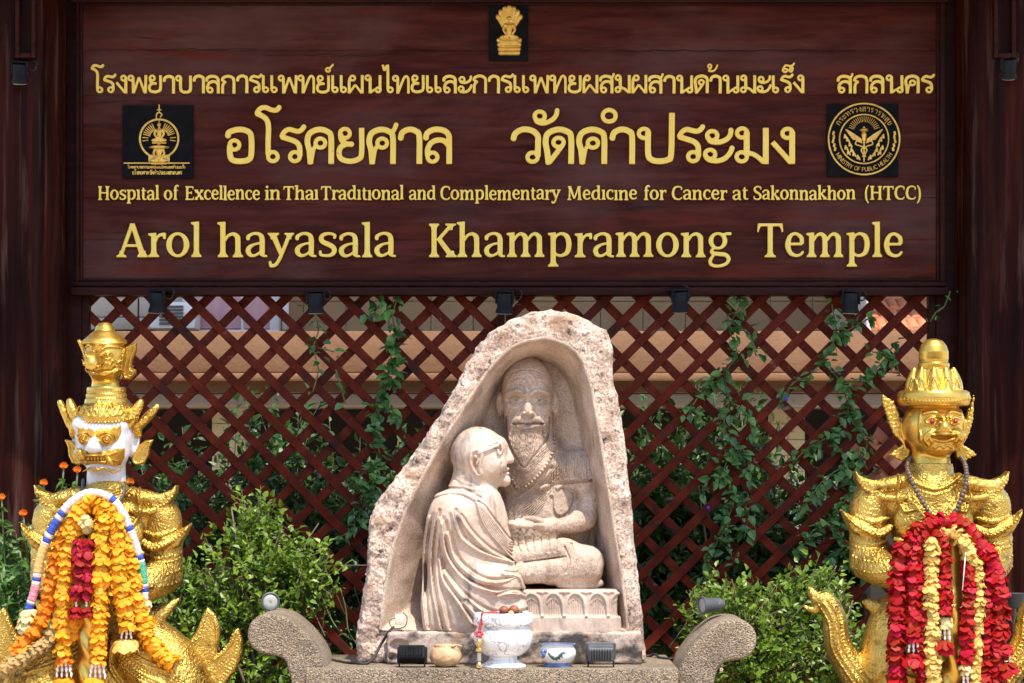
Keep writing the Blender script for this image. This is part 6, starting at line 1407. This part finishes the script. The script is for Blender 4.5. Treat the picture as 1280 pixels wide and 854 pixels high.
# ---- all-gold guardian on the right
RX = 1169
rsx = thing('guardian_statue', 'all-gold guardian statue with round-topped crown holding red and yellow flower garlands', 'statue', P(RX, 1077, YS))
v = Vol(996, 1345, 580, 1062, -98, 76, 1.25); dy = -17
guardian_body(v, RX, dy, 79, -14)
v.ell((RX, 782, 0), (62, 36, 42), 8)
for s in (-1, 1):
    v.tube([(RX + s * 34, 776, -4), (RX + s * 44, 830, -8), (RX + s * 48, 900, -6), (RX + s * 46, 1030, -2)], [40, 44, 40, 28], 8)
    v.ell((RX + s * 48, 1044, -24), (24, 16, 46), 6); v.tube([(RX + s * 48, 1046, -62), (RX + s * 50, 1034, -76), (RX + s * 50, 1020, -78)], [11, 7, 2], 3)
    v.tube([(RX + s * 40, 762, -8), (RX + s * 70, 758, -8), (RX + s * 80, 752, -4)], [10, 8, 3], 4)
    v.tube([(RX + s * 78, 862, -6), (RX + s * 98, 836, -6), (RX + s * 116, 806, -6), (RX + s * 121, 772, -6), (RX + s * 130, 752, -6), (RX + s * 144, 748, -6)], [22, 19, 16, 14, 11, 7], 3, fy=.9)
    v.tube([(RX + s * 134, 750, -6), (RX + s * 147, 743, -6), (RX + s * 152, 734, -6)], [7.5, 6, 1.6], 2); v.tube([(RX + s * 134, 757, -6), (RX + s * 148, 762, -6), (RX + s * 160, 757, -6)], [6, 4.4, 1.2], 2)
    pth = [(RX + s * 84, 856), (RX + s * 98, 836), (RX + s * 116, 806), (RX + s * 121, 772), (RX + s * 132, 751)]
    for off in (-9, -3, 4, 10): v.line([(a + s * off * .9, b + off * .5) for a, b in pth], 1.6, 1.8)
    v.dots([(a - s * 6, b - 3) for a, b in pth], 4.6, 1.6, 1.6); v.dots([(a + s * 6, b + 3) for a, b in pth], 4.6, 1.6, 1.6)
    v.line([(RX + s * 84, 852), (RX + s * 60, 838), (RX + s * 20, 846)], 3, 2.6)
Hs = v.H.copy(); v.H[:] = 0
belts(v, RX, ((744, 44, 3), (764, 60, 3))); collar(v, RX, lambda q: q + dy, 79); Hs += v.H; keep = np.exp(-np.abs(Hs)); v.H[:] = 0
scroll_relief(v, keep, 4.4, .5, 71); v.H += Hs * 1.3; v.push(8, 14)
v.mesh(trS, 'body', statue_gold, rsx)
v = Vol(1160, 1210, 640, 1064, -92, -42, 1.4); gx = 1184
v.seg((gx, 660, -66), (gx, 742, -68), 14, 15, 2); v.seg((gx, 742, -68), (gx - 2, 1052, -66), 17, 14, 3)
for i in range(7): v.seg((gx - 12, 668 + i * 11, -74), (gx + 12, 666 + i * 11, -74), 5.4, None, 2)
X, Yv, Z = v.xs[:, None, None], v.ys[None, :, None], v.zs[None, None, :]
v.D -= np.where(Z < -752, 2.4 * np.sin(3 * (np.arctan2(Yv + 67, X - gx)) + Z * 0.10), 0).astype(np.float32)
v.mesh(trS, 'club', smooth_gold, rsx)
v = Vol(1098, 1234, 418, 612, -66, 56, .95); hx = 1172
v.seg((1169, 570, 0), (1169, 602, 0), 24, 28, 4); v.ell((hx + 1, 533, -2), (40, 36, 39), 6); v.ell((hx + 4, 551, -14), (31, 17, 29), 8); v.ell((hx + 6, 561, -26), (15, 8, 15), 5)
v.lathe(1173, 0, [(4, 423.5), (11, 426), (16, 432), (18.5, 440), (18.5, 450), (17.5, 453), (19.5, 454), (20, 458), (19, 461), (27, 463), (30, 472), (33.5, 483), (36.5, 488), (41, 488.5), (44, 492), (45, 498), (44, 504), (41.5, 507.5), (30, 509)], 1.2, 1.0)
for a in (-1.25, -.72, -.15, .42, .98): 
    x = 1173 + 30 * math.sin(a); y0 = -30 * math.cos(a); v.tube([(x, 490, y0 * 1.12), (x, 478, y0 * 1.02), (1173 + 27 * math.sin(a), 462, y0 * .95)], [8.5, 7, 2.6], 1.5); v.line([(x - 5, 488), (x, 474), (x + 5, 488)], 1.4, 1.8)
v.dots([(1128, 499), (1150, 502), (1173, 503), (1196, 502), (1218, 499)], 4, 1.7, 1.4)
fx = hx + 7
for s in (-1, 1):
    q = [(hx + s * 36, 540), (hx + s * 40, 528), (hx + s * 44, 514), (hx + s * 50, 502), (hx + 51 if s > 0 else hx - 64, 494), (hx + 50 if s > 0 else hx - 62, 506), (hx + 49 if s > 0 else hx - 56, 524), (hx + 45 if s > 0 else hx - 50, 540), (hx + s * 40, 552), (hx + s * 34, 560)]
    v.plate(v.poly2(q), -4, 8, 2.5, 2)
    q = [(hx + s * 28, 562), (hx + s * 38, 556), (hx + s * 46, 562), (hx + s * 54, 568), (hx + s * 46, 572), (hx + s * 38, 577), (hx + s * 30, 572)]
    v.plate(v.poly2(q), -2, 8, 2.5, 2)
    v.ell((fx + s * 17, 546, -34), (11, 9, 9), 5); v.ell((fx + s * 14.5, 527, -37), (7.5, 5, 5), 1.5)
    L = v.line; L([(fx + s * 3, 522), (fx + s * 11, 515.5), (fx + s * 24, 518)], 2.8, 3.8); L([(fx + s * 3, 526), (fx + s * 8, 524)], 1.6, -2.0); L([(fx + s * 6, 544), (fx + s * 12, 541), (fx + s * 20, 545), (fx + s * 22, 554)], 1.3, -2.2); L([(fx + s * 6, 528), (fx + s * 14, 522.5), (fx + s * 23, 526.5)], 1.4, 2); L([(fx + s * 7, 529), (fx + s * 15, 532.5), (fx + s * 22, 528)], 1.3, 1.6)
    L([(fx + s * 8, 540), (fx + s * 18, 541), (fx + s * 24, 549), (fx + s * 18, 558)], 2.0, 2.0); L([(fx + s * 7, 548), (fx + s * 17, 545), (fx + s * 21, 551)], 1.8, 2.4)
    L([(fx + s * 26, 512), (fx + s * 29, 530), (fx + s * 28, 552)], 1.8, 1.6)
v.tube([(fx, 522, -38), (fx, 530, -43), (fx, 537, -49)], [4.5, 5.4, 6.4], 3); v.ell((fx, 540, -45), (8.5, 4.4, 7.5), 2.5)
L([(fx - 16, 546), (fx - 8, 548), (fx, 547.5), (fx + 8, 548), (fx + 16, 545)], 1.5, -3.0); L([(fx - 14, 543.6), (fx, 544.4), (fx + 14, 543)], 2.2, 2.2); L([(fx - 11, 550.6), (fx, 552.4), (fx + 11, 550)], 2.4, 2.4)
L([(fx - 11, 560), (fx - 4, 557), (fx, 560), (fx + 4, 557), (fx + 11, 560)], 1.8, 1.8)
for s in (-1, 1): L([(fx + s * 15, 553), (fx + s * 18, 546), (fx + s * 16, 542)], 2.2, 3)
v.push(-6, 6); f1, f2 = worley2(len(v.xs), len(v.zs), 6, 5)
out = np.clip((np.abs(v.X2 - hx) - 40) / 4, 0, 1); v.H += out * 1.3 * np.clip((f2 - f1) * 3, 0, 1); v.push(8, 6)
v.mesh(trS, 'head', smooth_gold, rsx)
for s in (-1, 1): m = MB(); m.sphere(trS(np.array([(fx + s * 14.5, -42.4, -527.6)]))[0], 3.0 * sS, 12, 8); m.build('eye', eye_red, rsx, True)
pedestal(rsx, RX, 112); rsx.location.x -= 6 * sS

# ------------------------------------------------------------------ prayer beads and flower garlands
def W3(p): return np.array(P(p[0], p[1], YS + p[2] * sS))
def surf_beads(label, pts, r, mat, step):
    q = resample(spline([W3(p) for p in pts], 8), step); o = thing('bead_necklace', label, 'necklace', tuple(q[0])); m = MB()
    for i, p in enumerate(q): m.sphere(p, r * (1 + .12 * math.sin(i * 2.3)), 10, 7)
    m.build('beads', mat, o, True)
surf_beads('dark wooden bead necklace round the neck of the all-gold guardian', [(1142, 568, 8), (1134, 582, -18), (1140, 602, -40), (1152, 626, -52), (1166, 648, -60), (1174, 656, -64), (1190, 646, -62), (1202, 622, -52), (1208, 600, -40), (1206, 580, -18), (1198, 568, 8)], .0095, bead_wood, .0165)
surf_beads('thin grey bead necklace round the white neck of the left guardian', [(104, 600, 4), (103, 612, -22), (102, 622, -40), (108, 636, -52), (124, 644, -56), (142, 636, -54), (152, 622, -42), (155, 610, -22), (153, 600, 4)], .006, lamp_grey, .010)

def flower_strand(parent, pts, r, mat, seed, step=5.0, npet=11, layers=2, name='flower_strand'):
    """ruffled flower heads threaded along a path given in photo pixels and depth"""
    g = np.random.default_rng(seed); st_ = step * 1.12; q = resample(spline([W3(p) for p in pts], 10), st_ * sS); n = len(q); V, T_, nf = [], [], 0; Fc = []
    tan = np.gradient(q, axis=0); tan /= np.linalg.norm(tan, axis=1, keepdims=True); npet = max(6, npet - 3); u = st_ * sS; lp = max(step * 1.5, r * .72) * sS
    for i in range(n):
        t = tan[i] * (1 if tan[i][2] < 0 else -1) + g.normal(0, .16, 3); t /= np.linalg.norm(t); a = np.cross(t, (0.1, 1, 0.2)); a /= np.linalg.norm(a); b = np.cross(t, a); R_ = .92 * r * sS * g.uniform(.86, 1.14); tb = g.uniform(0, 1); off = q[i] + a * g.normal(0, .7) * sS + b * g.normal(0, .7) * sS
        for l_ in range(layers):
            for k_ in range(npet):
                an = 2 * math.pi * (k_ + g.uniform(-.3, .3)) / npet + l_ * .5; e = a * math.cos(an) + b * math.sin(an); s_ = np.cross(t, e); rr = R_ * g.uniform(.88, 1.08) * (1 - .2 * l_); c_ = g.normal(0, .16) * u; up = (-.10, -.42)[l_ % 2] * u; dn = (.42, .10)[l_ % 2] * u * g.uniform(.6, 1.3); wv = g.normal(0, .14) * u
                w_ = rr * (3.9, 3.3)[l_ % 2] / npet; ln = lp * g.uniform(.8, 1.2); fl = g.uniform(.98, 1.16)
                V += [off + e * rr * .35 - t * ln * .25, off + e * rr * .82 + s_ * w_ + t * (ln * .12 + c_), off + e * rr * .97 * fl + s_ * w_ * .85 + t * (ln * .62 + c_ + wv), off + e * rr * fl + t * (ln * .9 + c_), off + e * rr * .97 * fl - s_ * w_ * .85 + t * (ln * .62 + c_ - wv), off + e * rr * .82 - s_ * w_ + t * (ln * .12 + c_), off + e * rr * .96 + t * (ln * .28 + c_)]
                Fc += [(nf, nf + 1, nf + 6), (nf + 1, nf + 2, nf + 3, nf + 6), (nf + 6, nf + 3, nf + 4, nf + 5), (nf, nf + 6, nf + 5)]; nf += 7; T_ += [float(np.clip(tb * .7 + .15 + g.normal(0, .14), 0, 1))] * 7
    m = MB(); m.tube(q, r * .6 * sS, 8); o_ = len(V); V += [np.array(p) for p in m.v]; Fc += [tuple(i + o_ for i in f_) for f_ in m.f]; T_ += [.3] * len(m.v)
    return obj(name, V, Fc, mat, parent, True, tint=T_)
def tassel(parent, px, py, dep, head_mat, w=12, ends=3, h=18, top=None, seed=0):
    """leaf cap, white buds on threads and a ruffled flower foot"""
    o = flower_strand(parent, [(px, py, dep), (px, py + 6, dep)], w * .8, top or head_mat, seed + 1, 5, 10, 2, 'tassel')
    m = MB(); g = random.Random(seed)
    for i in range(ends):
        x = px + (i - (ends - 1) / 2) * 4.8
        for j in range(3): m.sphere(W3((x + (x - px) * .12 * j + g.uniform(-.5, .5), py + 9 + j * h / 3 + h / 6, dep - 1 + g.uniform(-1.5, 1.5))), ((2.0 - j * .25) * sS, (2.0 - j * .25) * sS, h / 5.4 * sS), 8, 6)
    m.build('bud', bud_white, o, True)
    f_ = flower_strand(parent, [(px, py + h + 11, dep), (px, py + h + 17, dep)], w * 1.08, head_mat, seed + 2, 4, 11, 2, 'tassel')
def woven(parent, pts, bands, r):
    q = resample(spline([W3(p) for p in pts], 12), 2.0 * sS); n = len(q); cuts = [int(c * (n - 1)) for c, _ in bands] + [n - 1]
    for (c0, c1), (_, kcol) in zip(zip(cuts[:-1], cuts[1:]), bands):
        if c1 - c0 < 1: continue
        m = MB(); m.tube(q[c0:c1 + 1], [r * sS * (1 + .05 * math.sin(i * 1.9)) for i in range(c1 - c0 + 1)], 12); m.build('woven_tube', weave[kcol], parent, True)

ga = thing('woven_garland', 'beaded garland of white, blue, pink and green woven bands over the white-faced guardian hands', 'garland', W3((118, 617, -84)), 'garlands on the white-faced guardian')
woven(ga, [(36, 762, -62), (44, 735, -66), (50, 700, -72), (62, 668, -78), (82, 636, -84), (104, 619, -84), (122, 617, -84), (142, 626, -84), (156, 648, -82), (169, 680, -76), (178, 715, -70), (180, 750, -66)],
      [(0, 'blue'), (.025, 'white'), (.04, 'pink'), (.10, 'white'), (.115, 'blue'), (.13, 'white'), (.15, 'yellow'), (.255, 'white'), (.27, 'blue'), (.285, 'white'), (.305, 'blue'), (.365, 'white'), (.385, 'blue'), (.40, 'white'), (.55, 'white'), (.60, 'blue'), (.615, 'white'), (.72, 'blue'), (.735, 'white'), (.835, 'blue'), (.85, 'white'), (.865, 'green'), (.945, 'white'), (.955, 'blue'), (.975, 'white')], 5.5)
flower_strand(ga, [(36, 764, -62), (34, 778, -62)], 13, pet_cream, 201); tassel(ga, 33, 778, -62, pet_yellow, 16, 3, 10, pet_cream, 202); tassel(ga, 181, 752, -66, pet_yellow, 11, 2, 9, pet_cream, 205)
gb = thing('marigold_garland', 'thick orange and yellow marigold garland arching over the white-faced guardian hands', 'garland', W3((118, 624, -80)), 'garlands on the white-faced guardian')
flower_strand(gb, [(80, 812, -80), (79, 770, -80), (81, 725, -82), (85, 690, -84), (92, 660, -86), (104, 634, -86), (118, 626, -84)], 11.5, pet_yellow, 211)
flower_strand(gb, [(118, 626, -84), (130, 640, -88), (127, 665, -92), (126, 710, -92), (124, 760, -90), (122, 812, -90)], 11.5, pet_yellow, 212)
flower_strand(gb, [(128, 630, -82), (142, 648, -86), (147, 690, -84), (151, 730, -82), (157, 768, -80)], 12, pet_yellow, 213)
flower_strand(gb, [(112, 632, -80), (98, 660, -78), (97, 700, -78), (95, 750, -78), (92, 790, -76)], 10.5, pet_yellow, 218)
flower_strand(gb, [(128, 632, -80), (136, 665, -80), (139, 700, -80), (141, 740, -80)], 10.5, pet_yellow, 219)
tassel(gb, 80, 818, -80, pet_yellow, 13, 4, 20, pet_orange, 214); tassel(gb, 122, 820, -90, pet_yellow, 13, 4, 20, pet_yellow, 217); tassel(gb, 158, 776, -80, pet_pale, 14, 3, 14, pet_yellow, 220)
gc = thing('orange_garland', 'orange marigold garland hanging outermost to both sides of the white-faced guardian', 'garland', W3((110, 640, -74)), 'garlands on the white-faced guardian')
flower_strand(gc, [(100, 642, -76), (82, 668, -76), (72, 700, -74), (63, 740, -72), (55, 770, -70), (38, 796, -68), (22, 812, -64)], 11, pet_orange, 221)
flower_strand(gc, [(132, 640, -76), (141, 668, -80), (145, 700, -78), (150, 728, -76)], 10, pet_orange, 222)
flower_strand(gc, [(150, 660, -76), (162, 700, -74), (167, 740, -72), (175, 768, -70), (186, 800, -72), (212, 830, -72)], 12, pet_yellow, 223)
gd = thing('dried_garland', 'faded dried marigold string slung across the lap of the white-faced guardian', 'garland', W3((40, 822, -78)), 'garlands on the white-faced guardian')
flower_strand(gd, [(74, 784, -76), (56, 804, -82), (36, 820, -84), (14, 832, -82), (-2, 846, -76)], 9.5, pet_straw, 231, 4)
ge = thing('crimson_garland', 'short double crimson rose garland with white bud tassels at the white-faced guardian chest', 'garland', W3((104, 660, -88)), 'garlands on the white-faced guardian')
flower_strand(ge, [(108, 656, -90), (104, 652, -94), (112, 648, -94)], 9, pet_cream, 241)
for i, x in enumerate((98, 109)):
    flower_strand(ge, [(x + 2, 676, -94), (x, 700, -95), (x - 1, 732, -95)], 8.6, pet_crimson, 242 + i, 6, 9)
    tassel(ge, x - 3 + i * 2, 738, -94, pet_crimson, 8.5, 1, 12, pet_crimson, 245 + 3 * i)

ra = thing('red_garland', 'thick red flower garland in a wide arch over the all-gold guardian hands', 'garland', W3((1178, 655, -84)), 'garlands on the all-gold guardian')
flower_strand(ra, [(1122, 852, -84), (1121, 800, -84), (1123, 750, -84), (1126, 705, -84), (1134, 682, -86), (1152, 662, -88), (1174, 652, -88), (1198, 656, -88), (1218, 674, -86), (1234, 694, -84), (1245, 720, -82), (1250, 760, -82), (1248, 800, -82), (1247, 852, -82)], 12.5, pet_red, 301, 5.6, 10)
flower_strand(ra, [(1236, 690, -78), (1236, 730, -80), (1234, 780, -80), (1231, 852, -80)], 11.5, pet_red, 302, 5.4, 10)
tassel(ra, 1256, 806, -84, pet_red, 14, 3, 14, pet_red, 303)
rb = thing('red_yellow_garland', 'inner red garland with yellow strands hanging in straight rows on the all-gold guardian', 'garland', W3((1170, 668, -90)), 'garlands on the all-gold guardian')
flower_strand(rb, [(1142, 782, -92), (1141, 740, -92), (1143, 700, -92), (1149, 676, -92), (1160, 668, -92)], 11, pet_red, 311, 5.6, 10)
flower_strand(rb, [(1158, 674, -88), (1152, 720, -88), (1154, 780, -88), (1155, 852, -88)], 10.5, pet_red, 312, 5.4, 10)
flower_strand(rb, [(1165, 672, -96), (1164, 720, -96), (1165, 780, -96), (1166, 852, -96)], 10.5, pet_pale, 313, 5, 11)
flower_strand(rb, [(1166, 666, -92), (1178, 678, -94), (1181, 716, -94), (1181, 762, -94)], 9.5, pet_red, 314, 5.4, 9)
flower_strand(rb, [(1178, 668, -90), (1196, 668, -94), (1208, 686, -96), (1213, 698, -94)], 11, pet_pale, 315, 5, 11)
flower_strand(rb, [(1211, 704, -92), (1212, 740, -92), (1209, 780, -92), (1207, 824, -92)], 10, pet_red, 316, 5.4, 9)
flower_strand(rb, [(1219, 700, -90), (1223, 740, -90), (1221, 800, -90), (1219, 852, -90)], 8.4, pet_pale, 317, 4.6, 10)
tassel(rb, 1142, 790, -92, pet_red, 13, 3, 17, pet_red, 320); tassel(rb, 1181, 772, -94, pet_red, 12, 3, 20, pet_cream, 323); tassel(rb, 1207, 832, -92, pet_red, 11, 2, 14, pet_cream, 326)
m = MB(); m.tube([W3((1207, 690, -103)), W3((1205, 715, -102)), W3((1203, 738, -101))], .0022, 5); m.build('thread', bud_white, rb, True)
